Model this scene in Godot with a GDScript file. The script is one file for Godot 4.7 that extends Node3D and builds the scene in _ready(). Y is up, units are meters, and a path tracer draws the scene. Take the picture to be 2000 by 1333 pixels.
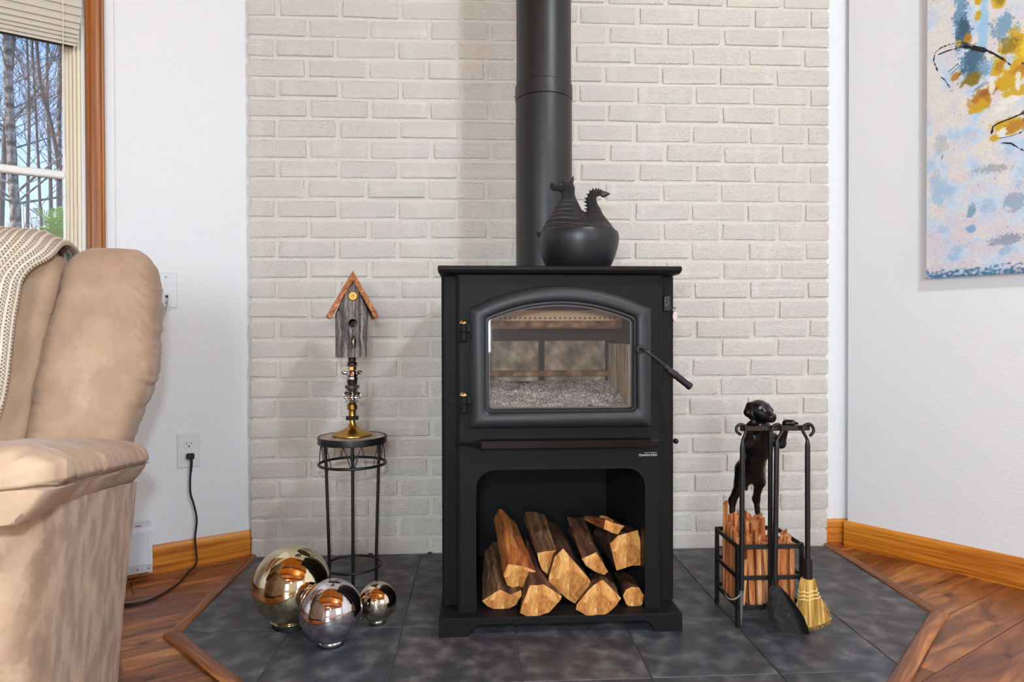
extends Node3D

# ---------------------------------------------------------------- geometry helpers
class Geo:
	var p := PackedVector3Array()
	var t := PackedVector2Array()
	var f := PackedInt32Array()
	var x := Transform3D()

	func v(a: Vector3, uv := Vector2.ZERO) -> int:
		p.append(x * a)
		t.append(uv)
		return p.size() - 1

	func tri(a: int, b: int, c: int) -> void:
		f.append(a)
		f.append(b)
		f.append(c)

	func quad(a: int, b: int, c: int, d: int) -> void:
		tri(a, b, c)
		tri(a, c, d)

	# turns the faces from f0 on outward (closed pieces only)
	func fix(f0: int) -> void:
		if f.size() <= f0:
			return
		var o := p[f[f0]]
		var vol := 0.0
		for i in range(f0, f.size(), 3):
			vol += (p[f[i]] - o).dot((p[f[i + 1]] - o).cross(p[f[i + 2]] - o))
		if vol < 0.0:
			for i in range(f0, f.size(), 3):
				var k := f[i + 1]
				f[i + 1] = f[i + 2]
				f[i + 2] = k

	func cap(ring: PackedVector3Array) -> void:
		var n := ring.size()
		var nor := Vector3.ZERO
		for i in n:
			nor += ring[i].cross(ring[(i + 1) % n])
		if nor.length() < 1e-12:
			return
		nor = nor.normalized()
		var ax := nor.cross(Vector3.UP if absf(nor.y) < 0.9 else Vector3.RIGHT).normalized()
		var ay := nor.cross(ax)
		var q := PackedVector2Array()
		var b := p.size()
		for a in ring:
			q.append(Vector2(a.dot(ax), a.dot(ay)))
			v(a, q[-1])
		var ids := Geometry2D.triangulate_polygon(q)
		if ids.is_empty():
			for i in range(1, n - 1):
				ids.append_array(PackedInt32Array([0, i, i + 1]))
		for i in range(0, ids.size(), 3):
			var A := ring[ids[i]]
			var nn := (ring[ids[i + 1]] - A).cross(ring[ids[i + 2]] - A)
			if nn.dot(nor) >= 0.0:
				tri(b + ids[i], b + ids[i + 1], b + ids[i + 2])
			else:
				tri(b + ids[i], b + ids[i + 2], b + ids[i + 1])

	# rings: Array of PackedVector3Array of one size; each ring is a closed loop when wrap
	func loft(rings: Array, caps := true, loop := false, wrap := true, shut := true) -> void:
		var f0 := f.size()
		var n: int = rings[0].size()
		var m := rings.size()
		var w := n + 1 if wrap else n
		var b := p.size()
		var run := 0.0
		var total: int = m + 1 if loop else m
		for i in total:
			var r: PackedVector3Array = rings[i % m]
			if i > 0:
				run += r[0].distance_to((rings[i - 1] as PackedVector3Array)[0])
			var along := 0.0
			for j in w:
				if j > 0:
					along += r[j % n].distance_to(r[j - 1])
				v(r[j % n], Vector2(along, run))
		for i in total - 1:
			for j in w - 1:
				var a := b + i * w + j
				quad(a, a + 1, a + w + 1, a + w)
		if caps and not loop:
			var r0: PackedVector3Array = rings[0].duplicate()
			r0.reverse()
			cap(r0)
			cap(rings[m - 1])
		if shut:
			fix(f0)

	func box(c: Vector3, s: Vector3, b := 0.0) -> void:
		var h := s * 0.5
		b = minf(b, minf(h.x, minf(h.y, h.z)) * 0.95)
		if b <= 0.0:
			var r0 := PackedVector3Array([c + Vector3(-h.x, -h.y, -h.z), c + Vector3(h.x, -h.y, -h.z), c + Vector3(h.x, -h.y, h.z), c + Vector3(-h.x, -h.y, h.z)])
			var r1 := PackedVector3Array()
			for q in r0:
				r1.append(q + Vector3(0, s.y, 0))
			loft([r0, r1])
			return
		var f0 := f.size()
		var id := {}
		for sx in [-1, 1]:
			for sy in [-1, 1]:
				for sz in [-1, 1]:
					var k := Vector3(sx, sy, sz)
					id[[sx, sy, sz, 0]] = v(c + k * Vector3(h.x, h.y - b, h.z - b))
					id[[sx, sy, sz, 1]] = v(c + k * Vector3(h.x - b, h.y, h.z - b))
					id[[sx, sy, sz, 2]] = v(c + k * Vector3(h.x - b, h.y - b, h.z))
					var odd: bool = sx * sy * sz < 0
					if odd:
						tri(id[[sx, sy, sz, 0]], id[[sx, sy, sz, 2]], id[[sx, sy, sz, 1]])
					else:
						tri(id[[sx, sy, sz, 0]], id[[sx, sy, sz, 1]], id[[sx, sy, sz, 2]])
		var cyc := [[-1, -1], [1, -1], [1, 1], [-1, 1]]
		for s1 in [-1, 1]:
			for a in 3:
				var q := []
				for k in cyc:
					var e := [0, 0, 0, a]
					e[a] = s1
					e[(a + 1) % 3] = k[0]
					e[(a + 2) % 3] = k[1]
					q.append(id[e])
				if s1 > 0:
					quad(q[0], q[1], q[2], q[3])
				else:
					quad(q[0], q[3], q[2], q[1])
		for a in 3:
			for k in cyc:
				var e0 := [0, 0, 0, (a + 1) % 3]
				e0[a] = -1
				e0[(a + 1) % 3] = k[0]
				e0[(a + 2) % 3] = k[1]
				var e1: Array = e0.duplicate()
				e1[a] = 1
				var g0: Array = e0.duplicate()
				g0[3] = (a + 2) % 3
				var g1: Array = e1.duplicate()
				g1[3] = (a + 2) % 3
				quad(id[e0], id[g0], id[g1], id[e1])
		var mid := x * c
		for i in range(f0, f.size(), 3):
			var A := p[f[i]]
			var B := p[f[i + 1]]
			var C := p[f[i + 2]]
			if (B - A).cross(C - A).dot(A + B + C - mid * 3.0) < 0.0:
				var k2 := f[i + 1]
				f[i + 1] = f[i + 2]
				f[i + 2] = k2

	func tube(pts: PackedVector3Array, rad, n := 8, caps := true, loop := false, flat := 1.0) -> void:
		var rings := []
		var m := pts.size()
		var side := Vector3.ZERO
		for i in m:
			var d: Vector3
			if loop:
				d = pts[(i + 1) % m] - pts[(i + m - 1) % m]
			else:
				d = pts[mini(i + 1, m - 1)] - pts[maxi(i - 1, 0)]
			d = d.normalized()
			if i == 0:
				side = d.cross(Vector3.UP if absf(d.y) < 0.95 else Vector3.RIGHT).normalized()
			else:
				side = (side - d * side.dot(d)).normalized()
			var up := side.cross(d)
			var r: float = rad[i] if rad is Array or rad is PackedFloat32Array else rad
			var ring := PackedVector3Array()
			for j in n:
				var a := TAU * j / n
				ring.append(pts[i] + (side * cos(a) + up * sin(a) * flat) * r)
			rings.append(ring)
		loft(rings, caps, loop)

	func cyl(a: Vector3, b: Vector3, ra: float, rb := -1.0, n := 20, bev := 0.0) -> void:
		if rb < 0.0:
			rb = ra
		if bev > 0.0:
			var d := (b - a).normalized() * bev
			tube(PackedVector3Array([a, a + d, b - d, b]), [ra - bev, ra, rb, rb - bev], n)
		else:
			tube(PackedVector3Array([a, b]), [ra, rb], n)

	# profile of Vector2(radius, height); closed = profile is a loop
	func lathe(prof: PackedVector2Array, n := 32, c := Vector3.ZERO, loop := false, a0 := 0.0, a1 := TAU) -> void:
		var rings := []
		var full := absf(a1 - a0 - TAU) < 0.001
		for q in prof:
			var ring := PackedVector3Array()
			for j in (n if full else n + 1):
				var a := a0 + (a1 - a0) * j / n
				ring.append(c + Vector3(cos(a) * q.x, q.y, sin(a) * q.x))
			rings.append(ring)
		loft(rings, not loop and full, loop, full)

	# extrudes a polygon of the XY plane from z0 to z1
	func prism(poly: PackedVector2Array, z0: float, z1: float, bev := 0.0) -> void:
		var rings := []
		if bev > 0.0:
			var inn := inset(poly, bev)
			rings = [flat(inn, z0), flat(poly, z0 + bev), flat(poly, z1 - bev), flat(inn, z1)]
		else:
			rings = [flat(poly, z0), flat(poly, z1)]
		loft(rings)

	static func flat(poly: PackedVector2Array, z: float) -> PackedVector3Array:
		var r := PackedVector3Array()
		for q in poly:
			r.append(Vector3(q.x, q.y, z))
		return r

	static func inset(poly: PackedVector2Array, d: float) -> PackedVector2Array:
		var n := poly.size()
		var area := 0.0
		for i in n:
			area += poly[i].cross(poly[(i + 1) % n])
		var s := 1.0 if area > 0.0 else -1.0
		var r := PackedVector2Array()
		for i in n:
			var e0 := (poly[i] - poly[(i + n - 1) % n]).normalized()
			var e1 := (poly[(i + 1) % n] - poly[i]).normalized()
			var n0 := Vector2(-e0.y, e0.x) * s
			var n1 := Vector2(-e1.y, e1.x) * s
			var m := n0 + n1
			var k := m.length_squared()
			r.append(poly[i] + (m * (2.0 * d / k) if k > 0.2 else n0 * d))
		return r

	# grid of fn(u, v) with u, v in 0..1
	func surf(nu: int, nv: int, fn: Callable, wrapu := false, shut := false) -> void:
		var f0 := f.size()
		var b := p.size()
		for i in nv + 1:
			for j in nu + 1:
				v(fn.call(float(j) / nu, float(i) / nv), Vector2(float(j) / nu, float(i) / nv))
		if wrapu:
			for i in nv + 1:
				p[b + i * (nu + 1) + nu] = p[b + i * (nu + 1)]
		for i in nv:
			for j in nu:
				var a := b + i * (nu + 1) + j
				quad(a, a + 1, a + nu + 2, a + nu + 1)
		if shut:
			fix(f0)

	func mesh(crease := 35.0) -> ArrayMesh:
		var ids := PackedInt32Array()
		var seen := {}
		for a in p:
			var k := Vector3i((a * 200000.0).round())
			if not seen.has(k):
				seen[k] = seen.size()
			ids.append(seen[k])
		var nf := f.size() / 3
		var fn := PackedVector3Array()
		fn.resize(nf)
		for i in nf:
			var a := p[f[i * 3]]
			fn[i] = (p[f[i * 3 + 1]] - a).cross(p[f[i * 3 + 2]] - a)
		var arr := []
		arr.resize(Mesh.ARRAY_MAX)
		var idx := PackedInt32Array()
		idx.resize(nf * 3)
		if crease >= 180.0:
			var acc := PackedVector3Array()
			acc.resize(seen.size())
			for i in nf:
				for k in 3:
					acc[ids[f[i * 3 + k]]] += fn[i]
			var nor := PackedVector3Array()
			nor.resize(p.size())
			for i in p.size():
				nor[i] = acc[ids[i]].normalized()
			for i in nf:
				idx[i * 3] = f[i * 3]
				idx[i * 3 + 1] = f[i * 3 + 2]
				idx[i * 3 + 2] = f[i * 3 + 1]
			arr[Mesh.ARRAY_VERTEX] = p
			arr[Mesh.ARRAY_NORMAL] = nor
			arr[Mesh.ARRAY_TEX_UV] = t
		else:
			var cosc := cos(deg_to_rad(crease))
			var adj := []
			adj.resize(seen.size())
			for i in seen.size():
				adj[i] = PackedInt32Array()
			var un := PackedVector3Array()
			un.resize(nf)
			for i in nf:
				un[i] = fn[i].normalized()
				for k in 3:
					adj[ids[f[i * 3 + k]]].append(i)
			var op := PackedVector3Array()
			var on := PackedVector3Array()
			var ot := PackedVector2Array()
			op.resize(nf * 3)
			on.resize(nf * 3)
			ot.resize(nf * 3)
			for i in nf:
				for k in 3:
					var c := f[i * 3 + k]
					var s := Vector3.ZERO
					for j in adj[ids[c]]:
						if un[j].dot(un[i]) > cosc:
							s += fn[j]
					var o := i * 3 + k
					op[o] = p[c]
					on[o] = s.normalized() if s.length_squared() > 0.0 else un[i]
					ot[o] = t[c]
				idx[i * 3] = i * 3
				idx[i * 3 + 1] = i * 3 + 2
				idx[i * 3 + 2] = i * 3 + 1
			arr[Mesh.ARRAY_VERTEX] = op
			arr[Mesh.ARRAY_NORMAL] = on
			arr[Mesh.ARRAY_TEX_UV] = ot
		arr[Mesh.ARRAY_INDEX] = idx
		var am := ArrayMesh.new()
		if nf:
			am.add_surface_from_arrays(Mesh.PRIMITIVE_TRIANGLES, arr)
		return am


# ---- signed distance field on a grid, meshed as surface nets
class Field:
	var o: Vector3
	var c: float
	var n: Vector3i
	var d := PackedFloat32Array()

	func _init(lo: Vector3, hi: Vector3, cell: float) -> void:
		o = lo
		c = cell
		n = Vector3i(((hi - lo) / cell).ceil()) + Vector3i.ONE
		d.resize(n.x * n.y * n.z)
		d.fill(1.0)

	# tapered capsule, squash scales the distance axis-wise through a basis
	func cap(a: Vector3, b: Vector3, ra: float, rb: float, k: float, cut := false) -> void:
		var m := maxf(ra, rb) + k + c * 2.0
		var lo := Vector3i(((a.min(b) - Vector3.ONE * m - o) / c).floor()).clamp(Vector3i.ZERO, n - Vector3i.ONE)
		var hi := Vector3i(((a.max(b) + Vector3.ONE * m - o) / c).ceil()).clamp(Vector3i.ZERO, n - Vector3i.ONE)
		var ba := b - a
		var l2 := maxf(ba.length_squared(), 1e-12)
		for z in range(lo.z, hi.z + 1):
			for y in range(lo.y, hi.y + 1):
				var i := (z * n.y + y) * n.x + lo.x
				for xx in range(lo.x, hi.x + 1):
					var q := o + Vector3(xx, y, z) * c - a
					var h := clampf(q.dot(ba) / l2, 0.0, 1.0)
					put(i, (q - ba * h).length() - lerpf(ra, rb, h), k, cut)
					i += 1

	func ball(at: Vector3, r: Vector3, k: float, turn := Basis(), cut := false) -> void:
		var rm := maxf(r.x, maxf(r.y, r.z))
		var m := rm + k + c * 2.0
		var lo := Vector3i(((at - Vector3.ONE * m - o) / c).floor()).clamp(Vector3i.ZERO, n - Vector3i.ONE)
		var hi := Vector3i(((at + Vector3.ONE * m - o) / c).ceil()).clamp(Vector3i.ZERO, n - Vector3i.ONE)
		var inv := turn.inverse()
		for z in range(lo.z, hi.z + 1):
			for y in range(lo.y, hi.y + 1):
				var i := (z * n.y + y) * n.x + lo.x
				for xx in range(lo.x, hi.x + 1):
					var q := inv * (o + Vector3(xx, y, z) * c - at)
					var k0 := (q / r).length()
					var k1 := (q / (r * r)).length()
					put(i, k0 * (k0 - 1.0) / k1 if k1 > 0.0 else -rm, k, cut)
					i += 1

	func put(i: int, e: float, k: float, cut: bool) -> void:
		var a := d[i]
		if cut:
			var h2 := maxf(k - absf(a + e), 0.0) / k
			d[i] = maxf(a, -e) + h2 * h2 * k * 0.25
		else:
			var h := maxf(k - absf(a - e), 0.0) / k
			d[i] = minf(a, e) - h * h * k * 0.25

	func into(g: Geo) -> void:
		var at := {}
		var sx := 1
		var sy := n.x
		var sz := n.x * n.y
		var off := [0, sx, sy, sx + sy, sz, sx + sz, sy + sz, sx + sy + sz]
		var f0 := g.f.size()
		for z in n.z - 1:
			for y in n.y - 1:
				var i := (z * n.y + y) * n.x - 1
				for xx in n.x - 1:
					i += 1
					if absf(d[i]) > c * 3.0:
						continue
					var neg := 0
					for k in 8:
						if d[i + off[k]] < 0.0:
							neg += 1
					if neg == 0 or neg == 8:
						continue
					var s := Vector3.ZERO
					var cnt := 0
					for k in 8:
						for b in 3:
							var j := k | (1 << b)
							if j == k:
								continue
							var e0 := d[i + off[k]]
							var e1 := d[i + off[j]]
							if (e0 < 0.0) != (e1 < 0.0):
								var w := e0 / (e0 - e1)
								var q := Vector3(k & 1, (k >> 1) & 1, (k >> 2) & 1)
								q[b] = w
								s += q
								cnt += 1
					at[i] = g.v(o + (Vector3(xx, y, z) + s / cnt) * c)
		var st := [sx, sy, sz]
		for i in at:
			for b in 3:
				var u: int = st[(b + 1) % 3]
				var w: int = st[(b + 2) % 3]
				if not (at.has(i - u) and at.has(i - w) and at.has(i - u - w)):
					continue
				var e0 := d[i]
				var e1 := d[i + st[b]]
				if (e0 < 0.0) == (e1 < 0.0):
					continue
				if e0 < 0.0:
					g.quad(at[i - u - w], at[i - w], at[i], at[i - u])
				else:
					g.quad(at[i - u - w], at[i - u], at[i], at[i - w])
		g.fix(f0)


var rng := RandomNumberGenerator.new()
var counts := {}


func rnd(a: float, b: float) -> float:
	return rng.randf_range(a, b)


func named(parent: Node, called: String) -> String:
	var key := [parent.get_instance_id(), called]
	counts[key] = counts.get(key, -1) + 1
	return called if counts[key] == 0 else "%s_%03d" % [called, counts[key]]


func put(g, called: String, material: Material, parent: Node = self, crease := 35.0) -> MeshInstance3D:
	var m := MeshInstance3D.new()
	m.mesh = g.mesh(crease) if g is Geo else g
	m.material_override = null
	if m.mesh.get_surface_count():
		m.set_surface_override_material(0, material)
	m.name = named(parent, called)
	parent.add_child(m, true)
	return m


func tag(o: Node3D, label: String, category := "", group := "", kind := "") -> Node3D:
	if label:
		o.set_meta("label", label)
	if category:
		o.set_meta("category", category)
	if group:
		o.set_meta("group", group)
	if kind:
		o.set_meta("kind", kind)
	return o


func thing(called: String, label: String, category: String, at := Vector3.ZERO, turn := 0.0, group := "", kind := "") -> Node3D:
	var o := Node3D.new()
	o.name = named(self, called)
	add_child(o, true)
	o.position = at
	o.rotation.y = turn
	tag(o, label, category, group, kind)
	return o


func curve(pts: Array, n: int) -> PackedVector3Array:
	# Catmull-Rom through pts
	var r := PackedVector3Array()
	var m := pts.size()
	for i in m - 1:
		var a: Vector3 = pts[maxi(i - 1, 0)]
		var b: Vector3 = pts[i]
		var c: Vector3 = pts[i + 1]
		var d: Vector3 = pts[mini(i + 2, m - 1)]
		for k in n:
			r.append(b.cubic_interpolate(c, a, d, float(k) / n))
	r.append(pts[m - 1])
	return r


func P2(a: Array) -> PackedVector2Array:
	var r := PackedVector2Array()
	for i in range(0, a.size(), 2):
		r.append(Vector2(a[i], a[i + 1]))
	return r


# ---------------------------------------------------------------- materials
func rgb(r: int, g: int, b: int) -> Color:
	return Color(r / 255.0, g / 255.0, b / 255.0)


func noise(seed_: int, freq: float, oct := 4, kind := FastNoiseLite.TYPE_SIMPLEX_SMOOTH) -> FastNoiseLite:
	var n := FastNoiseLite.new()
	n.seed = seed_
	n.frequency = freq
	n.noise_type = kind
	n.fractal_octaves = oct
	return n


func noise_tex(n: FastNoiseLite, stops: Array, size := 512) -> NoiseTexture2D:
	# stops: [offset, Color, offset, Color, ...]
	var t := NoiseTexture2D.new()
	t.width = size
	t.height = size
	t.seamless = true
	t.noise = n
	if stops:
		var g := Gradient.new()
		g.offsets = PackedFloat32Array()
		g.colors = PackedColorArray()
		var of := PackedFloat32Array()
		var co := PackedColorArray()
		for i in range(0, stops.size(), 2):
			of.append(stops[i])
			co.append(stops[i + 1])
		g.offsets = of
		g.colors = co
		t.color_ramp = g
	return t


func mat(name_: String, col: Color, rough := 0.6, metal := 0.0) -> StandardMaterial3D:
	var m := StandardMaterial3D.new()
	m.resource_name = name_
	m.albedo_color = col
	m.roughness = rough
	m.metallic = metal
	return m


func tri_map(m: StandardMaterial3D, scale_: Vector3, world := false, offset := Vector3.ZERO, sharp := 4.0) -> StandardMaterial3D:
	m.uv1_triplanar = true
	m.uv1_world_triplanar = world
	m.uv1_scale = scale_
	m.uv1_offset = offset
	m.uv1_triplanar_sharpness = sharp
	return m


func bump(m: StandardMaterial3D, t: Texture2D, cm: float) -> StandardMaterial3D:
	m.heightmap_enabled = true
	m.heightmap_texture = t
	m.heightmap_scale = cm
	return m


func ramp(stops: Array, k: float) -> Color:
	k = clampf(k, 0.0, 1.0)
	for i in range(0, stops.size() - 2, 2):
		if k <= stops[i + 2]:
			return (stops[i + 1] as Color).lerp(stops[i + 3], clampf((k - stops[i]) / (stops[i + 2] - stops[i]), 0.0, 1.0))
	return stops[stops.size() - 1]


# board picture, grain along u
func wood_image(w: int, h: int, seed_: int, stops: Array, rings: float, warp: float, fine: float, knots := []) -> ImageTexture:
	var im := Image.create_empty(w, h, false, Image.FORMAT_RGB8)
	var n1 := noise(seed_, 1.0, 3)
	var n2 := noise(seed_ + 7, 1.0, 2)
	for y in h:
		var vv := float(y) / h
		for x in w:
			var u := float(x) / w
			var dv := warp * n1.get_noise_2d(u * 2.2, vv * 2.0)
			for k in knots:
				var q: Vector2 = Vector2((u - k.x) * k.w, vv - k.y)
				var l: float = q.length() / k.z
				if l < 4.0:
					dv += signf(q.y + 0.0001) * 0.10 * exp(-l * l * 0.6) * k.z * 8.0
			var a := vv + dv
			var r := 0.5 + 0.5 * n1.get_noise_2d(u * 1.1 + 9.0, a * rings)
			r += 0.22 * n2.get_noise_2d(u * 5.0, a * rings * 4.0)
			r += fine * n2.get_noise_2d(u * 16.0, vv * 160.0)
			for k in knots:
				var l2: float = Vector2((u - k.x) * k.w, vv - k.y).length() / k.z
				if l2 < 1.0:
					r -= 0.6 * (1.0 - l2)
			im.set_pixel(x, y, ramp(stops, r))
	return ImageTexture.create_from_image(im)


const FLASH := 1.6
const LAMP := 4.6
const DAY := [
	[Vector3(2.74, 1.38, 4.36), Vector3(1.71, 1.1, 2.65), Vector2(1.5, 1.65), Color(0.92, 0.975, 1.0), 4.0],
	[Vector3(-0.26, 1.38, 6.17), Vector3(-0.6, 1.0, 3.0), Vector2(0.8, 1.65), Color(0.92, 0.975, 1.0), 15.0],
	[Vector3(-2.55, 1.38, 5.13), Vector3(-0.9, 1.1, 3.95), Vector2(2.2, 1.65), Color(0.92, 0.975, 1.0), 4.0],
]


# ---------------------------------------------------------------- the scene
var M := {}
const WL := Vector3(-0.7775, 0.0, -0.029)      # where the left wall meets the brick, and the turn of that wall
const TL := 0.541
const WR := Vector3(1.3125, 0.0, -0.0055)
const TR := -0.9425


func _ready() -> void:
	rng.seed = 11
	# camera
	var cam := Camera3D.new()
	cam.name = "camera"
	cam.fov = 54.648
	cam.near = 0.05
	cam.far = 400.0
	cam.transform = Transform3D(Basis(Vector3(0.99858, -0.00223, 0.05326), Vector3(0.0027, 0.99995, -0.0094), Vector3(-0.0533, 0.0096, 0.9985)).orthonormalized(), Vector3(0, 0.7477, 2.265))
	add_child(cam, true)
	cam.current = true
	# sky and exposure
	var env := Environment.new()
	var sky := Sky.new()
	var sm := ProceduralSkyMaterial.new()
	sm.sky_top_color = rgb(96, 168, 246)
	sm.sky_horizon_color = rgb(214, 231, 249)
	sm.sky_curve = 0.22
	sm.ground_bottom_color = rgb(120, 110, 95)
	sm.ground_horizon_color = rgb(200, 205, 205)
	sky.sky_material = sm
	env.background_mode = Environment.BG_SKY
	env.sky = sky
	env.background_energy_multiplier = 2.5
	env.tonemap_mode = Environment.TONE_MAPPER_LINEAR
	env.tonemap_exposure = 0.66
	env.sdfgi_enabled = true
	env.ssao_enabled = true
	env.ssil_enabled = true
	var we := WorldEnvironment.new()
	we.name = "world"
	we.environment = env
	add_child(we, true)
	# the sun outside, low behind the window wall's left
	var sun := DirectionalLight3D.new()
	sun.name = "sun"
	sun.light_energy = 2.4
	sun.light_color = Color(1.0, 0.95, 0.86)
	sun.light_angular_distance = 0.5
	sun.shadow_enabled = true
	sun.look_at_from_position(Vector3(-10, 6.5, 6.2), Vector3.ZERO)
	add_child(sun, true)
	# the photographer's flash, just above the lens
	var fl := OmniLight3D.new()
	fl.name = "flash_light"
	fl.position = Vector3(-0.04, 0.925, 2.28)
	fl.light_color = Color(0.86, 0.95, 1.0)
	fl.light_energy = FLASH
	fl.light_size = 0.03
	fl.omni_range = 20.0
	fl.omni_attenuation = 2.0
	fl.shadow_enabled = true
	add_child(fl, true)
	# daylight in the big windows behind the camera
	for d in DAY:
		var al := AreaLight3D.new()
		al.name = "window_daylight"
		al.area_size = d[2]
		al.light_color = d[3]
		al.light_energy = d[4]
		al.area_range = 20.0
		al.area_attenuation = 2.0
		al.shadow_enabled = true
		al.position = d[0]
		al.look_at_from_position(d[0], d[1])
		add_child(al, true)
	materials()
	room()
	brickwork()
	hearth()
	floor_boards()
	window_side()
	outside()
	stove()
	stove_goods()
	firewood()
	plant_stand()
	birdhouse()
	globes()
	tool_rack()
	kindling()
	hearth_tools()
	wall_plates()
	picture()
	recliner()


func materials() -> void:
	var w := mat("white wall paint", rgb(236, 236, 236), 0.75)
	tri_map(w, Vector3.ONE * 3.0, true)
	bump(w, noise_tex(noise(3, 0.05, 3), []), 0.08)
	M.wall = w
	var br := mat("painted brick", rgb(243, 236, 225), 0.7)
	tri_map(br, Vector3(2.5, 4.2, 2.5), true)
	var nb := noise(5, 0.03, 2, FastNoiseLite.TYPE_SIMPLEX)
	nb.fractal_type = FastNoiseLite.FRACTAL_RIDGED
	nb.domain_warp_enabled = true
	nb.domain_warp_amplitude = 26.0
	nb.domain_warp_frequency = 0.02
	bump(br, noise_tex(nb, [0.0, Color.BLACK, 1.0, Color.WHITE], 1024), 0.36)
	M.brick = br
	var mo := mat("painted mortar", rgb(218, 211, 200), 0.75)
	tri_map(mo, Vector3.ONE * 4.0, true)
	bump(mo, noise_tex(noise(9, 0.03, 4), []), 0.25)
	M.mortar = mo
	# woods
	var honey := [0.0, rgb(118, 58, 10), 0.35, rgb(184, 102, 22), 0.6, rgb(212, 130, 32), 1.0, rgb(230, 160, 64)]
	M.honey_tex = wood_image(640, 192, 21, honey, 5.0, 0.08, 0.10, [Vector4(0.55, 0.25, 0.06, 3.0)])
	var oak := mat("honey wood", Color.WHITE, 0.42)
	oak.albedo_texture = M.honey_tex
	tri_map(oak, Vector3(0.9, 7.0, 7.0), false, Vector3(0.3, 0.1, 0.2))
	M.oak = oak
	var cas := mat("reddish casing wood", rgb(214, 170, 140), 0.38)
	cas.albedo_texture = M.honey_tex
	tri_map(cas, Vector3(9.0, 0.42, 9.0), false)
	# grain along y: the picture is turned by swapping through its own image
	var red := [0.0, rgb(108, 54, 12), 0.4, rgb(154, 86, 24), 0.7, rgb(178, 106, 34), 1.0, rgb(198, 130, 54)]
	cas.albedo_color = Color.WHITE
	cas.albedo_texture = turned(wood_image(512, 128, 33, red, 3.0, 0.05, 0.12))
	M.casing = cas
	var lam := [0.0, rgb(64, 36, 20), 0.3, rgb(116, 70, 38), 0.55, rgb(156, 100, 54), 0.75, rgb(190, 130, 70), 1.0, rgb(222, 168, 98)]
	M.plank_tex = [wood_image(768, 256, 41, lam, 3.4, 0.16, 0.14, [Vector4(0.3, 0.4, 0.05, 2.4), Vector4(0.75, 0.75, 0.035, 2.6)]), wood_image(768, 256, 57, lam, 2.8, 0.2, 0.16, [Vector4(0.6, 0.3, 0.06, 2.2)])]
	M.plank = []
	for i in 12:
		var pm := mat("laminate floor", Color(1, 1, 1).lerp(Color(0.86, 0.76, 0.7), rnd(0.0, 1.0)), 0.34)
		pm.albedo_texture = M.plank_tex[i % 2]
		tri_map(pm, Vector3(0.85, 3.0, 3.6), false, Vector3(rnd(0, 1), 0.2, rnd(0, 1)))
		M.plank.append(pm)
	var mol := mat("edge moulding wood", rgb(255, 240, 226), 0.34)
	mol.albedo_texture = M.plank_tex[0]
	tri_map(mol, Vector3(0.8, 4.0, 5.0), false, Vector3(0.1, 0.62, 0.6))
	M.moulding = mol
	# slate
	M.slate = []
	var sn := noise(77, 0.006, 6)
	sn.domain_warp_enabled = true
	sn.domain_warp_amplitude = 14.0
	sn.domain_warp_frequency = 0.01
	var st := noise_tex(sn, [0.0, rgb(54, 55, 59), 0.35, rgb(68, 69, 73), 0.52, rgb(80, 80, 83), 0.72, rgb(100, 99, 99), 1.0, rgb(134, 131, 128)], 1024)
	var sb := noise_tex(noise(78, 0.02, 5), [], 512)
	for i in 4:
		var sl := mat("slate tile", [rgb(250, 252, 255), rgb(244, 242, 244), rgb(230, 236, 246), rgb(238, 246, 252)][i], 0.5)
		sl.albedo_texture = st
		tri_map(sl, Vector3.ONE * 1.9, false, Vector3(0.31 * i, 0.0, 0.17 * i))
		bump(sl, sb, 0.12)
		M.slate.append(sl)
	M.grout = mat("grey grout", rgb(92, 90, 88), 0.9)
	# metals
	var bs := mat("black stove enamel", rgb(29, 28, 28), 0.46)
	bs.metallic_specular = 0.22
	bs.roughness = 0.52
	M.stove = bs
	var ci := mat("black cast iron", rgb(35, 35, 37), 0.5)
	tri_map(ci, Vector3.ONE * 7.0)
	bump(ci, noise_tex(noise(12, 0.3, 2), [], 256), 0.012)
	M.cast = ci
	M.iron = mat("satin black iron", rgb(22, 22, 23), 0.38)
	M.gloss_black = mat("glossy black", rgb(10, 10, 11), 0.3)
	var dk := mat("dark soot", rgb(22, 20, 18), 0.9)
	M.soot = dk
	M.brass = mat("aged brass", rgb(188, 148, 74), 0.3, 1.0)
	M.chrome = mat("chrome", rgb(214, 214, 216), 0.12, 1.0)
	M.gold = mat("gold knob", rgb(236, 200, 120), 0.22, 1.0)
	M.white_plastic = mat("white plastic", rgb(226, 226, 226), 0.35)
	M.white_enamel = mat("white enamel", rgb(214, 218, 224), 0.4)
	M.black_rubber = mat("black rubber", rgb(16, 16, 17), 0.5)
	var gl := mat("window glass", Color(1, 1, 1, 0.04), 0.02)
	gl.transparency = BaseMaterial3D.TRANSPARENCY_ALPHA
	M.glass = gl
	var sg := mat("sooty stove glass", Color(0.3, 0.28, 0.26, 0.04), 0.03)
	sg.transparency = BaseMaterial3D.TRANSPARENCY_ALPHA
	M.stove_glass = sg
	M.gasket = mat("grey rope gasket", rgb(120, 120, 122), 0.9)
	bump(tri_map(M.gasket, Vector3.ONE * 30.0), noise_tex(noise(15, 0.1, 2), [], 256), 0.15)
	M.hole = mat("air hole", rgb(18, 12, 8), 0.9)
	M.badge = mat("silver lettering", rgb(214, 214, 216), 0.35, 0.2)
	M.pipe = mat("matte black pipe", rgb(30, 29, 29), 0.42)
	M.tag_metal = mat("rosy silver", rgb(214, 188, 180), 0.3, 0.8)
	M.pot = mat("black kettle iron", rgb(26, 27, 29), 0.4)
	M.ridge = mat("worn ridge", rgb(72, 70, 68), 0.5)
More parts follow.
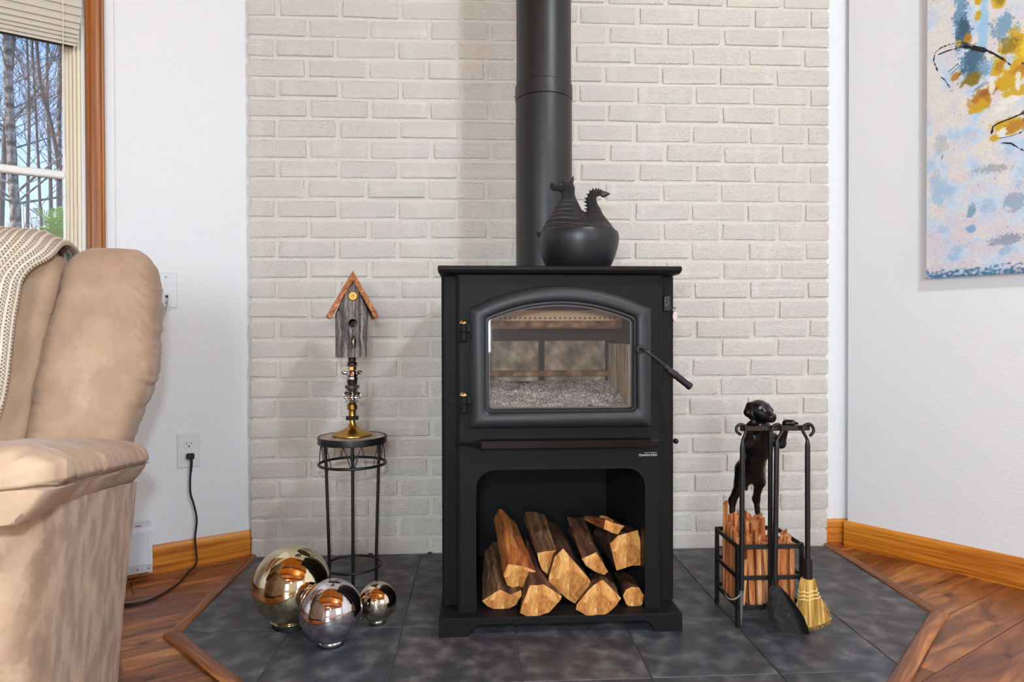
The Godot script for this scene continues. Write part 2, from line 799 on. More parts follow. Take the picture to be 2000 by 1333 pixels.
	M.brass_eye = mat("dim bronze eye", rgb(120, 92, 66), 0.5, 0.3)
	var sc := mat("scaly black iron", rgb(34, 33, 33), 0.48)
	tri_map(sc, Vector3.ONE * 9.0)
	var cell := noise(31, 0.09, 1, FastNoiseLite.TYPE_CELLULAR)
	bump(sc, noise_tex(cell, [], 512), 0.28)
	M.scales = sc
	var scr := mat("scratched black", rgb(26, 26, 27), 0.5)
	tri_map(scr, Vector3.ONE * 4.0)
	var sn2 := noise(61, 0.03, 4)
	sn2.fractal_type = FastNoiseLite.FRACTAL_RIDGED
	scr.albedo_color = Color.WHITE
	scr.albedo_texture = noise_tex(sn2, [0.0, rgb(20, 20, 21), 0.86, rgb(26, 26, 27), 0.95, rgb(84, 82, 80), 1.0, rgb(110, 108, 104)], 512)
	M.scratched = scr
	var fbk := mat("sooty firebrick", Color.WHITE, 0.9)
	var fn := noise(44, 0.012, 5)
	fbk.albedo_texture = noise_tex(fn, [0.0, rgb(84, 68, 56), 0.4, rgb(132, 112, 94), 0.65, rgb(160, 138, 118), 1.0, rgb(200, 182, 162)], 512)
	tri_map(fbk, Vector3.ONE * 2.6)
	bump(fbk, noise_tex(noise(45, 0.06, 4), [], 256), 0.1)
	M.firebrick = fbk
	var fbp := mat("pale firebrick", Color.WHITE, 0.9)
	fbp.albedo_texture = noise_tex(noise(46, 0.014, 5), [0.0, rgb(96, 78, 56), 0.35, rgb(160, 136, 104), 0.6, rgb(204, 180, 144), 1.0, rgb(236, 220, 190)], 512)
	tri_map(fbp, Vector3(6.0, 0.8, 6.0))
	M.firebrick_pale = fbp
	var fbt := mat("tan baffle plate", rgb(206, 172, 134), 0.9)
	bump(tri_map(fbt, Vector3.ONE * 5.0), noise_tex(noise(50, 0.05, 4), [], 256), 0.08)
	M.firebrick_tan = fbt
	var ru := mat("rusty brown iron", Color.WHITE, 0.85)
	ru.albedo_texture = noise_tex(noise(47, 0.02, 5), [0.0, rgb(64, 38, 22), 0.5, rgb(122, 82, 52), 0.8, rgb(162, 122, 84), 1.0, rgb(190, 156, 116)], 256)
	tri_map(ru, Vector3.ONE * 4.0)
	M.rust = ru
	var as_ := mat("wood ash", Color.WHITE, 1.0)
	as_.albedo_texture = noise_tex(noise(48, 0.03, 6), [0.0, rgb(70, 54, 46), 0.3, rgb(130, 106, 92), 0.5, rgb(176, 158, 146), 0.62, rgb(214, 204, 196), 1.0, rgb(246, 242, 238)], 1024)
	tri_map(as_, Vector3.ONE * 4.0)
	bump(as_, noise_tex(noise(49, 0.08, 5), [], 512), 0.12)
	M.ash = as_


func turned(t: ImageTexture) -> ImageTexture:
	var im := t.get_image()
	im.rotate_90(CLOCKWISE)
	return ImageTexture.create_from_image(im)


func struct(g: Geo, called: String, m: Material, label: String, parent: Node = self, crease := 35.0) -> MeshInstance3D:
	var o := put(g, called, m, parent, crease)
	if parent == self:
		tag(o, label, called.get_slice("_", 0), "", "structure")
	return o


func room() -> void:
	var H := 2.75
	# left wall with the window opening; its own axes: x towards the brick, z into the room
	var g := Geo.new()
	var op := Rect2(-1.72, 0.84, 1.258, 1.26)
	for q in [[-4.7, op.position.x, -0.1, H], [op.end.x, 0.12, -0.1, H], [op.position.x, op.end.x, -0.1, op.position.y], [op.position.x, op.end.x, op.end.y, H]]:
		g.box(Vector3((q[0] + q[1]) / 2, (q[2] + q[3]) / 2, -0.08), Vector3(q[1] - q[0], q[3] - q[2], 0.16))
	# the skin beside the window stands a little proud from the bead on
	g.box(Vector3(-0.1335, H / 2, 0.0), Vector3(0.507, H, 0.012), 0.004)
	var o := struct(g, "wall_left", M.wall, "plain white wall left of the brick, with the window in it")
	o.position = WL
	o.rotation.y = TL
	g = Geo.new()
	g.box(Vector3(2.35, H / 2 - 0.05, -0.08), Vector3(4.7, H + 0.1, 0.16))
	o = struct(g, "wall_right", M.wall, "plain white wall right of the brick, with the painting on it")
	o.position = WR
	o.rotation.y = TR
	# strip of wall behind and beside the brick
	g = Geo.new()
	g.box(Vector3(0.27, H / 2 - 0.05, -0.11), Vector3(2.4, H + 0.1, 0.15))
	struct(g, "wall_back", M.wall, "narrow white wall strip between the brick and the right corner")
	# far side of the room, behind the camera, with two large windows
	var bl := Transform3D(Basis(Vector3.UP, TL), WL)
	var brr := Transform3D(Basis(Vector3.UP, TR), WR)
	var cl := bl * Vector3(-4.6, 0, 0)
	var cr := brr * Vector3(4.6, 0, 0)
	var dl := brr.basis.x
	var dr := -bl.basis.x
	# intersection of the two far walls
	var det := dl.x * -dr.z + dr.x * dl.z
	var rel := cr - cl
	var ta := (rel.x * -dr.z + dr.x * rel.z) / det
	var far := cl + dl * ta
	for k in 2:
		var A: Vector3 = [cl, far][k]
		var B: Vector3 = [far, cr][k]
		var L := A.distance_to(B)
		var d := (B - A).normalized()
		g = Geo.new()
		# x along the wall, z into the room
		var bas := Basis(d, Vector3.UP, d.cross(Vector3.UP))
		if bas.z.dot(Vector3(0, 0, 2.0) - A) < 0:
			bas = Basis(-d, Vector3.UP, -d.cross(Vector3.UP))
			A = B
		var list := [[[L * 0.62, 2.3]], [[1.35, 0.9], [4.85, 1.6]]][k] as Array
		if A != [cl, far][k]:
			for q in list:
				q[0] = L - q[0]
			list.reverse()
		var x0 := -0.2
		for q in list:
			g.box(Vector3((x0 + q[0] - q[1] / 2) / 2, H / 2 - 0.05, -0.08), Vector3(q[0] - q[1] / 2 - x0, H + 0.1, 0.16))
			g.box(Vector3(q[0], 0.2, -0.08), Vector3(q[1], 0.6, 0.16))
			g.box(Vector3(q[0], (2.25 + H) / 2, -0.08), Vector3(q[1], H - 2.25, 0.16))
			x0 = q[0] + q[1] / 2
		g.box(Vector3((x0 + L + 0.2) / 2, H / 2 - 0.05, -0.08), Vector3(L + 0.2 - x0, H + 0.1, 0.16))
		o = struct(g, ["wall_far", "wall_rear"][k], M.wall, ["white wall far behind the camera with one large window", "white wall behind the camera at right with two windows"][k])
		o.transform = Transform3D(bas, A)
		for q in list:
			var nwin := 2 if k == 0 else (3 if q[1] > 1.5 else 4)
			var win := thing("window_%d" % nwin, ["large wood framed window in the wall far behind the camera", "wood framed window at right in the wall behind the camera", "narrower wood framed window in the wall behind the camera"][nwin - 2], "window", A, 0.0, "", "structure")
			win.basis = bas
			g = Geo.new()
			for e in [[q[0] - q[1] / 2, 0.07, true], [q[0] + q[1] / 2, 0.07, true], [q[0], 0.05, true], [0.5, 0.07, false], [2.25, 0.07, false]]:
				if e[2]:
					g.box(Vector3(e[0], 1.375, -0.06), Vector3(e[1], 1.85, 0.1), 0.005)
				else:
					g.box(Vector3(q[0], e[0], -0.06), Vector3(q[1] + 0.1, e[1], 0.11), 0.005)
			put(g, "frame", M.casing, win)
			g = Geo.new()
			g.box(Vector3(q[0], 1.375, -0.06), Vector3(q[1], 1.75, 0.004))
			put(g, "pane", M.glass, win)
	# wooden ceiling with dark beams
	g = Geo.new()
	g.box(Vector3(0, H + 0.06, 2.6), Vector3(11.0, 0.12, 8.6))
	var cm := mat("ceiling boards", rgb(255, 240, 220), 0.4)
	cm.albedo_texture = M.honey_tex
	tri_map(cm, Vector3(0.5, 2.0, 4.0), true)
	struct(g, "ceiling", cm, "honey coloured board ceiling of the room")
	for i in 4:
		g = Geo.new()
		g.box(Vector3(0.0, 0.0, 0.0), Vector3(10.0, 0.2, 0.14), 0.01)
		o = struct(g, "trim_%d" % (i + 5), M.plank[0], "dark ceiling beam number %d from the brick" % (i + 1))
		o.position = Vector3(0, H - 0.1, 1.6 + i * 1.25)
	# frosted dome lamp on the ceiling behind the camera
	var lamp := thing("ceiling_lamp", "round frosted glass dome lamp on the ceiling behind the camera", "lamp", Vector3(1.15, H, 2.35))
	g = Geo.new()
	g.lathe(P2([0.0, -0.03, 0.15, -0.03, 0.155, -0.02, 0.15, 0.0, 0.0, 0.0]), 32)
	put(g, "rim", M.brass, lamp)
	g = Geo.new()
	var dome := PackedVector2Array()
	for i in 9:
		var a := PI / 2 * i / 8.0
		dome.append(Vector2(maxf(cos(a) * 0.14, 0.0001), -0.03 - sin(a) * 0.07))
	g.lathe(dome, 32)
	var glow := mat("glowing lamp glass", rgb(250, 246, 238), 0.5)
	glow.emission_enabled = true
	glow.emission = Color(1.0, 0.96, 0.9)
	glow.emission_energy_multiplier = 3.0
	put(g, "shade", glow, lamp, 60.0)
	var bulb := OmniLight3D.new()
	bulb.name = "lamp_light"
	bulb.position = Vector3(0, -0.16, 0)
	bulb.light_color = Color(0.86, 0.95, 1.0)
	bulb.light_energy = LAMP
	bulb.light_size = 0.1
	bulb.omni_range = 20.0
	bulb.omni_attenuation = 2.0
	bulb.shadow_enabled = true
	lamp.add_child(bulb, true)
	# the ground slab under the boards
	g = Geo.new()
	g.box(Vector3(0, -0.06, 2.6), Vector3(11.0, 0.088, 8.6))
	var fl := struct(g, "floor", M.plank[1], "brown laminate plank floor round the hearth")
	M.floor_node = fl
	# baseboards
	g = Geo.new()
	base_profile(g, -4.6, 0.005)
	o = struct(g, "baseboard_left", M.oak, "honey wood baseboard along the left wall")
	o.position = WL
	o.rotation.y = TL
	g = Geo.new()
	base_profile(g, -0.008, 4.6)
	o = struct(g, "baseboard_right", M.oak, "honey wood baseboard along the right wall")
	o.position = WR
	o.rotation.y = TR
	g = Geo.new()
	base_profile(g, 1.2, 1.325)
	o = struct(g, "baseboard_back", M.oak, "short honey wood baseboard in the corner right of the brick")
	o.position = Vector3(0, 0, -0.035)


func base_profile(g: Geo, x0: float, x1: float) -> void:
	var rings := []
	for x in [x0, x1]:
		rings.append(PackedVector3Array([Vector3(x, -0.01, -0.002), Vector3(x, -0.01, 0.014), Vector3(x, 0.068, 0.014), Vector3(x, 0.077, 0.0115), Vector3(x, 0.083, 0.0085), Vector3(x, 0.085, 0.006), Vector3(x, 0.085, -0.002)]))
	g.loft(rings)


func brickwork() -> void:
	# mortar bed, then one brick after another, course by course
	var g := Geo.new()
	g.box(Vector3(0.237, 1.375, -0.024), Vector3(1.996, 2.75, 0.032), 0.003)
	var wall := struct(g, "wall_brick", M.mortar, "wall of cream painted rough brick behind the stove")
	var pitch := 0.2035
	var course := 0.0677
	var shapes := []
	for i in 10:
		var q := Geo.new()
		q.box(Vector3(0.5, 0.5, 0), Vector3(0.1875, 0.0545, 0.03), 0.0035)
		for k in q.p.size():
			var a := q.p[k] - Vector3(0.5, 0.5, 0)
			q.p[k] = a + Vector3(rnd(-1, 1), rnd(-1, 1), rnd(-1, 1)) * Vector3(0.0022, 0.0018, 0.0008)
		shapes.append(q.mesh(50.0))
	var proud := {"18_2": 0.006, "9_1": 0.005, "11_8": 0.006, "7_7": 0.005, "12_6": 0.004, "7_1": 0.003}
	var tones := []
	for i in 4:
		var m: StandardMaterial3D = M.brick.duplicate()
		m.uv1_offset = Vector3(0.37 * i, 0.21 * i, 0.0)
		m.albedo_color = [rgb(243, 236, 225), rgb(240, 234, 224), rgb(245, 237, 225), rgb(241, 234, 225)][i]
		tones.append(m)
	var upper := Geo.new()
	for r in 41:
		var y0 := -0.0043 + r * course
		var x := -0.7635
		var end := 1.2385
		var first := true
		var idx := 0
		while x < end - 0.03:
			var wdt := 0.1875
			if first and r % 2 == 1:
				wdt = 0.0855
			wdt = minf(wdt + rnd(-0.004, 0.004), end - x)
			if end - x - wdt < 0.035:
				wdt = end - x
			var key := "%d_%d" % [r, idx]
			var z: float = -0.0152 + rnd(-0.0012, 0.0012) + proud.get(key, 0.0)
			if r < 2:
				z -= 0.0045
			var c := Vector3(x + wdt / 2, y0 + 0.0275 + rnd(-0.0012, 0.0012), z)
			if r < 29:
				var o := put(shapes[rng.randi() % 10], "brick", tones[rng.randi() % 4], wall)
				o.position = c
				o.scale = Vector3(wdt / 0.1875, (1.12 if r < 2 else 1.0) * rnd(0.975, 1.025), 1.0)
				o.rotation.z = rnd(-0.006, 0.006)
			else:
				upper.box(c, Vector3(wdt, 0.0545, 0.03), 0.0035)
			x += wdt + 0.016 + rnd(-0.002, 0.002)
			first = false
			idx += 1
	var u := put(upper, "upper_brickwork", M.brick, wall)
	u.set_meta("kind", "stuff")


func hearth() -> void:
	var poly := P2([-0.745, 0.0, 1.2235, 0.0, 1.211, 0.5635, 0.7765, 1.0, -0.33, 1.0, -0.7435, 0.5715])
	var g := Geo.new()
	g.x = Transform3D(Basis(Vector3.RIGHT, PI / 2), Vector3.ZERO)
	g.prism(poly, 0.003, 0.03)
	var h := put(g, "hearth", M.grout, self)
	tag(h, "dark grey slate tile hearth pad under the wood stove", "hearth", "", "structure")
	for i in range(-2, 8):
		for j in range(0, 4):
			var x0 := -0.475 + i * 0.2846
			var z0 := 0.0 + j * 0.2845
			var s := 0.2846
			var gr := 0.0013
			var sq := P2([x0 + gr, z0 + gr, x0 + s - gr, z0 + gr, x0 + s - gr, z0 + s - gr, x0 + gr, z0 + s - gr])
			for pc in Geometry2D.intersect_polygons(sq, poly):
				if pc.size() < 3:
					continue
				var c := Vector2.ZERO
				for q in pc:
					c += q / pc.size()
				var loc := PackedVector2Array()
				for q in pc:
					loc.append(q - c)
				var t := Geo.new()
				t.x = Transform3D(Basis(Vector3.RIGHT, PI / 2), Vector3.ZERO)
				t.prism(loc, 0.0, 0.012, 0.0012)
				var o := put(t, "tile", M.slate[(i * 3 + j * 5 + 20) % 4], h)
				o.position = Vector3(c.x, rnd(-0.0003, 0.0003), c.y)
	# rounded wooden moulding round the pad
	var ring := [Vector3(-0.745, 0, -0.003), Vector3(-0.7435, 0, 0.5715), Vector3(-0.33, 0, 1.0), Vector3(0.7765, 0, 1.0), Vector3(1.211, 0, 0.5635), Vector3(1.2235, 0, -0.003)]
	var outw := [0.031, 0.031, 0.0385, 0.04, 0.04, 0.031]
	var off := []
	for k in 6:
		# outer corner by the meeting of the two outer lines
		var da: Vector3 = (ring[k] - ring[k - 1]).normalized() if k > 0 else Vector3(0, 0, 1)
		var db: Vector3 = (ring[k + 1] - ring[k]).normalized() if k < 5 else Vector3(0, 0, -1)
		var na := Vector3(-da.z, 0, da.x)
		var nb := Vector3(-db.z, 0, db.x)
		var m := na + nb
		off.append(-m * (2.0 / m.length_squared()) if k > 0 and k < 5 else Vector3(-1 if k == 0 else 1, 0, 0))
	for k in 5:
		var a: Vector3 = ring[k]
		var b: Vector3 = ring[k + 1]
		var d := (b - a)
		var wid: float = [0.031, 0.0385, 0.0385, 0.04, 0.031][k]
		var sgn := 1.0
		var n := Vector3(-d.z, 0, d.x).normalized()
		if n.dot(Vector3(0.2, 0, 0.4) - a) > 0:
			n = -n
		var gm := Geo.new()
		var rings := []
		for e in 2:
			var c: Vector3 = [a, b][e]
			var o: Vector3 = off[k + e]
			if o.dot(n) < 0:
				o = -o
			var r := PackedVector3Array()
			for s in 9:
				var ang := PI * s / 8.0
				var u := 0.5 - 0.5 * cos(ang)
				r.append(c + o * (wid * u / absf(o.dot(n))) * 1.0 + Vector3(0, -0.004 + 0.0125 * pow(sin(ang), 0.55), 0))
			rings.append(r)
		gm.x = Transform3D(Basis(Vector3.UP, -atan2(-d.z, d.x)), Vector3.ZERO) * Transform3D(Basis(), -a)
		gm.loft(rings)
		var o2 := put(gm, "edge_moulding", M.moulding, h)
		o2.transform = (Transform3D(Basis(Vector3.UP, -atan2(-d.z, d.x)), Vector3.ZERO) * Transform3D(Basis(), -a)).affine_inverse()


func floor_boards() -> void:
	# boards run along the left wall; built one by one where the photograph shows the floor
	var o0 := Transform3D(Basis(Vector3.UP, 0.535), Vector3(0, -0.004, 0))
	var shapes := []
	for L in [0.62, 0.9, 1.2]:
		var g := Geo.new()
		g.box(Vector3(0, -0.006, 0), Vector3(L - 0.0012, 0.012, 0.125 - 0.0012), 0.0009)
		shapes.append([L, g.mesh(30.0)])
	var holder: Node3D = M.floor_node
	for k in range(-6, 22):
		var dz := 0.007 + 0.125 * k + 0.0625
		var x := -2.6 + fposmod(k * 0.437, 1.0)
		while x < 3.4:
			var s = shapes[rng.randi() % 3]
			var c := o0 * Vector3(x + s[0] / 2, 0, dz)
			x += s[0]
			# keep the boards the picture can see: near the hearth, left and right of it
			var in_left: bool = c.x < -0.1 and c.x > -2.1 and c.z < 2.0 and c.z > -0.4
			var in_right: bool = c.x > 0.4 and c.x < 3.0 and c.z > -0.6 and c.z < 2.6
			if not (in_left or in_right):
				continue
			var p := put(s[1], "plank", M.plank[rng.randi() % 12], holder)
			p.transform = Transform3D(o0.basis, c + Vector3(0, rnd(-0.0003, 0), 0))


# rectangle with an arched top and rounded corners, the same number of points for every inset
func arch_shape(x0: float, x1: float, y0: float, ys: float, yt: float, d: float, r: float) -> PackedVector2Array:
	var xm := (x0 + x1) / 2
	var hw := (x1 - x0) / 2
	var sag := yt - ys
	var R := (hw * hw + sag * sag) / (2.0 * sag)
	var cy := yt - R
	R -= d
	x0 += d
	x1 -= d
	y0 += d
	var pts := PackedVector2Array()
	for i in 7:
		var a := PI + PI / 2 * i / 6.0
		pts.append(Vector2(x0 + r + cos(a) * r, y0 + r + sin(a) * r))
	for i in 7:
		var a := PI * 1.5 + PI / 2 * i / 6.0
		pts.append(Vector2(x1 - r + cos(a) * r, y0 + r + sin(a) * r))
	# top corner: circle of radius r inside both the side and the arch
	var px := hw - d - r
	var py := sqrt(maxf((R - r) * (R - r) - px * px, 0.0))
	var a1 := atan2(py, px)
	for i in 7:
		var a := a1 * i / 6.0
		pts.append(Vector2(xm + px + cos(a) * r, cy + py + sin(a) * r))
	for i in range(1, 24):
		var a := lerpf(a1, PI - a1, i / 24.0)
		pts.append(Vector2(xm + cos(a) * R, cy + sin(a) * R))
	for i in 7:
		var a := lerpf(PI - a1, PI, i / 6.0)
		pts.append(Vector2(xm - px + cos(a) * r, cy + py + sin(a) * r))
	return pts


func arc(c: Vector2, r: float, a0: float, a1: float, n: int) -> PackedVector2Array:
	var q := PackedVector2Array()
	for i in n + 1:
		var a := lerpf(a0, a1, float(i) / n)
		q.append(c + Vector2(cos(a), sin(a)) * r)
	return q


func geo_at(root: Node3D) -> Geo:
	var g := Geo.new()
	g.x = root.transform.affine_inverse()
	return g


func stove() -> void:
	var s := thing("wood_stove", "black steel wood stove with arched glass door and open log store below", "stove", Vector3(0.2096, 0.0, 0.385))
	# pedestal
	var g := geo_at(s)
	var x0 := -0.0955
	var x1 := 0.5147
	g.box(Vector3((x0 + x1) / 2, 0.0405, 0.39), Vector3(x1 - x0, 0.011, 0.49), 0.0025)
	var ap := P2([x0, 0.0, -0.0225, 0.0])
	ap.append_array(arc(Vector2(0.009, 0.0), 0.0285, PI * 0.93, PI / 2, 6))
	ap.append_array(arc(Vector2(0.413, 0.0), 0.0285, PI / 2, PI * 0.07, 6))
	ap.append_array(P2([0.4435, 0.0, x1, 0.0, x1, 0.045, x0, 0.045]))
	g.prism(ap, 0.622, 0.6355, 0.0015)
	for k in 2:
		var sx: float = [x0 + 0.006, x1 - 0.006][k]
		g.box(Vector3(sx, 0.022, 0.385), Vector3(0.012, 0.044, 0.48), 0.0015)
	put(g, "pedestal", M.stove, s)
	# front of the body: open log store below, door opening above
	g = geo_at(s)
	var f := P2([-0.042, 0.046, -0.0028, 0.046])
	var a1 := arc(Vector2(0.045, 0.358), 0.0475, PI, PI / 2, 9)
	f.append_array(a1)
	f.append_array(arc(Vector2(0.3815, 0.358), 0.0475, PI / 2, 0, 9))
	f.append_array(P2([0.429, 0.046, 0.464, 0.046, 0.464, 0.532, -0.042, 0.532]))
	g.prism(f, 0.5861, 0.5995)
	g.box(Vector3(-0.0115, 0.716, 0.5928), Vector3(0.061, 0.368, 0.0134))
	g.box(Vector3(0.436, 0.716, 0.5928), Vector3(0.056, 0.368, 0.0134))
	g.box(Vector3(0.2135, 0.874, 0.5928), Vector3(0.389, 0.052, 0.0134))
	for q in [[0.019, 0.072, 0.795], [0.072, 0.112, 0.822], [0.35, 0.408, 0.795], [0.31, 0.35, 0.822]]:
		g.box(Vector3((q[0] + q[1]) / 2, (q[2] + 0.848) / 2, 0.5928), Vector3(q[1] - q[0], 0.848 - q[2], 0.0134))
	# rounded corners and side plates
	for k in 2:
		var cx: float = [-0.0405, 0.4625][k]
		var sg: float = [-1.0, 1.0][k]
		var rings := []
		for y in [0.046, 0.9]:
			var r := PackedVector3Array()
			for i in 7:
				var a := PI / 2 * i / 6.0
				r.append(Vector3(cx + sg * sin(a) * 0.013, y, 0.5865 + cos(a) * 0.013))
			r.append(Vector3(cx + sg * 0.013, y, 0.15))
			r.append(Vector3(cx + sg * 0.009, y, 0.15))
			r.append(Vector3(cx, y, 0.5865))
			rings.append(r)
		g.loft(rings)
	g.box(Vector3(0.2096, 0.47, 0.155), Vector3(0.52, 0.86, 0.01))
	put(g, "body", M.stove, s, 40.0)
	# outer heat shields
	for k in 2:
		g = geo_at(s)
		var sg: float = [-1.0, 1.0][k]
		var xo: float = [-0.0915, 0.5185][k]
		var rings := []
		var yb: float = 0.047
		for y in [yb, 0.9]:
			var r := PackedVector3Array()
			r.append(Vector3(xo - sg * 0.045, y, 0.553))
			for i in 7:
				var a := PI / 2 * i / 6.0
				r.append(Vector3(xo - sg * 0.011 + sg * sin(a) * 0.011, y, 0.542 + cos(a) * 0.011))
			r.append(Vector3(xo, y, 0.16))
			r.append(Vector3(xo - sg * 0.003, y, 0.16))
			r.append(Vector3(xo - sg * 0.003, y, 0.541))
			r.append(Vector3(xo - sg * 0.045, y, 0.549))
			rings.append(r)
		g.loft(rings)
		put(g, "side_shield", M.stove, s, 40.0)
	# top plate, its front lip rolled under
	g = geo_at(s)
	var tp := []
	for x in [x0, x0 + 0.004, x1 - 0.004, x1]:
		var e: float = 0.004 if x == x0 or x == x1 else 0.0
		tp.append(PackedVector3Array([Vector3(x, 0.9185 - e * 0.4, 0.12 + e), Vector3(x, 0.9185 - e * 0.4, 0.632 - e), Vector3(x, 0.9165 - e * 0.3, 0.6355 - e), Vector3(x, 0.9085, 0.6355 - e), Vector3(x, 0.9015 + e, 0.6285 - e), Vector3(x, 0.8995 + e, 0.62), Vector3(x, 0.8995 + e, 0.12 + e)]))
	g.loft(tp)
	put(g, "top_plate", M.stove, s, 30.0)
	# ash lip
	g = geo_at(s)
	var lip := []
	for q in [[-0.0565, 0.003, 0.005, 0.4755], [-0.05, 0.007, 0.008, 0.4755], [-0.012, 0.022, 0.0115, 0.4745], [0.0085, 0.043, 0.0225, 0.4755], [0.0125, 0.045, 0.0225, 0.4765], [0.43, 0.045, 0.0225, 0.4765], [0.434, 0.043, 0.0225, 0.4755], [0.45, 0.026, 0.012, 0.4755], [0.472, 0.008, 0.008, 0.4765], [0.4785, 0.003, 0.005, 0.4765]]:
		var zf: float = 0.6 + q[1]
		var top: float = q[3] + q[2] * 0.5
		var bot: float = q[3] - q[2] * 0.5
		lip.append(PackedVector3Array([Vector3(q[0], top - 0.003, 0.597), Vector3(q[0], top, zf - 0.004 * q[1] / 0.045), Vector3(q[0], top - 0.002, zf), Vector3(q[0], bot + 0.002, zf - 0.003 * q[1] / 0.045), Vector3(q[0], bot, zf - 0.006 * q[1] / 0.045), Vector3(q[0], bot + 0.004, 0.597)]))
	g.loft(lip)
	put(g, "ash_lip", M.gloss_black, s, 40.0)
	# door frame
	g = geo_at(s)
	var rings := []
	for q in [[0.0, 0.601, 0.004], [0.0, 0.615, 0.004], [0.003, 0.6205, 0.006], [0.012, 0.627, 0.008], [0.022, 0.6295, 0.01], [0.032, 0.628, 0.012], [0.0385, 0.6235, 0.013], [0.0395, 0.617, 0.013], [0.0405, 0.617, 0.013], [0.0412, 0.6225, 0.0125], [0.0445, 0.623, 0.012], [0.0462, 0.618, 0.011], [0.047, 0.6, 0.01]]:
		rings.append(Geo.flat(arch_shape(-0.0175, 0.4405, 0.5142, 0.8135, 0.8708, q[0], q[2]), q[1]))
	g.loft(rings, false, true)
	var door := put(g, "door", M.cast, s, 50.0)
	# rope gasket seen round the glass, and the pane
	g = geo_at(s)
	var rope := PackedVector3Array()
	for q in arch_shape(-0.0175, 0.4405, 0.5142, 0.8135, 0.8708, 0.049, 0.009):
		rope.append(Vector3(q.x, q.y, 0.6))
	g.tube(rope, 0.0022, 6, false, true)
	put(g, "gasket", M.gasket, door)
	g = geo_at(s)
	g.prism(arch_shape(-0.0175, 0.4405, 0.5142, 0.8135, 0.8708, 0.045, 0.01), 0.6025, 0.6065)
	put(g, "pane", M.stove_glass, door)
	# hinges
	for y in [0.5523, 0.7314]:
		g = geo_at(s)
		g.cyl(Vector3(-0.033, y + 0.0235, 0.617), Vector3(-0.033, y + 0.044, 0.617), 0.0098, -1, 20, 0.001)
		g.box(Vector3(-0.0215, y + 0.034, 0.612), Vector3(0.02, 0.021, 0.012), 0.001)
		g.cyl(Vector3(-0.033, y, 0.617), Vector3(-0.033, y + 0.023, 0.617), 0.0094, -1, 20, 0.0015)
		g.box(Vector3(-0.037, y + 0.012, 0.605), Vector3(0.012, 0.02, 0.014), 0.001)
		var h := put(g, "hinge", M.stove, s)
		g = geo_at(s)
		var dome := []
		for i in 6:
			var a := PI / 2 * i / 6.0
			var r := PackedVector3Array()
			for j in 32:
				var k := TAU * j / 32
				var rr := 0.0094 * cos(a) * (1.0 + 0.05 * (j % 2))
				r.append(Vector3(-0.033 + cos(k) * rr, y + 0.044 + 0.0095 * sin(a), 0.617 + sin(k) * rr))
			dome.append(r)
		g.loft(dome)
		put(g, "dome_cap", M.gold, h, 25.0)
	# handle
	g = geo_at(s)
	g.cyl(Vector3(0.4085, 0.7105, 0.626), Vector3(0.4085, 0.7105, 0.632), 0.0112, -1, 24, 0.0012)
	g.tube(curve([Vector3(0.4085, 0.7105, 0.63), Vector3(0.412, 0.709, 0.647), Vector3(0.424, 0.7015, 0.656), Vector3(0.4483, 0.6825, 0.656), Vector3(0.4676, 0.666, 0.655)], 5), 0.0041, 10)
	g.cyl(Vector3(0.462, 0.671, 0.655), Vector3(0.4745, 0.66, 0.655), 0.0062, -1, 12, 0.001)
	var hd := put(g, "handle", M.iron, s)
	g = geo_at(s)
	var ha := Vector3(0.4728, 0.6605, 0.655)
	var hb := Vector3(0.5296, 0.6165, 0.654)
	var hp := PackedVector3Array()
	var hr := []
	for q in [[0.0, 0.0068], [0.04, 0.0085], [0.25, 0.0092], [0.3, 0.0098], [0.34, 0.0098], [0.36, 0.0086], [0.85, 0.0086], [0.87, 0.0095], [0.98, 0.0095], [1.0, 0.0082]]:
		hp.append(ha.lerp(hb, q[0]))
		hr.append(q[1])
	g.tube(hp, hr, 16)
	put(g, "grip", M.black_rubber, hd)
	# draught knob on the right side
	g = geo_at(s)
	g.cyl(Vector3(0.515, 0.4494, 0.45), Vector3(0.548, 0.4494, 0.45), 0.003, -1, 10)
	for i in 1:
		var pr := PackedVector2Array()
		for k in 9:
			var a := -PI / 2 + PI * k / 8.0
			pr.append(Vector2(maxf(cos(a) * 0.0078, 0.0001), sin(a) * 0.0078))
		g.lathe(pr, 16, Vector3(0.5545, 0.4494, 0.45))
	put(g, "damper_knob", M.gloss_black, s, 60.0)
	# latch bracket with rivets at the upper right
	g = geo_at(s)
	g.box(Vector3(0.4975, 0.829, 0.5565), Vector3(0.019, 0.042, 0.008), 0.0015)
	g.box(Vector3(0.511, 0.8155, 0.556), Vector3(0.016, 0.007, 0.006), 0.001)
	var lb := put(g, "latch_bracket", M.gloss_black, s)
	g = geo_at(s)
	for q in [[0.4925, 0.842], [0.5, 0.842], [0.4905, 0.8355], [0.4965, 0.8355], [0.501, 0.832], [0.493, 0.8265], [0.4985, 0.8265], [0.494, 0.822]]:
		g.cyl(Vector3(q[0], q[1], 0.559), Vector3(q[0], q[1], 0.563), 0.0022, 0.0012, 8)
	put(g, "rivet", M.chrome, lb)
	# badge lettering
	var tm := TextMesh.new()
	var fo := SystemFont.new()
	fo.font_names = PackedStringArray(["Droid Serif"])
	fo.font_italic = true
	fo.font_weight = 700
	tm.font = fo
	tm.text = "Quadra-Fire"
	tm.font_size = 16
	tm.pixel_size = 0.00048
	tm.depth = 0.0006
	var tx := put(tm, "badge", M.badge, s)
	tx.position = Vector3(0.4365, 0.4395, 0.5998) - s.position
	g = geo_at(s)
	g.box(Vector3(0.4425, 0.4456, 0.5998), Vector3(0.034, 0.0007, 0.0006))
	put(g, "badge", M.badge, s)
	# log store lining
	g = geo_at(s)
	g.box(Vector3(0.2, 0.465, 0.415), Vector3(0.44, 0.012, 0.34))
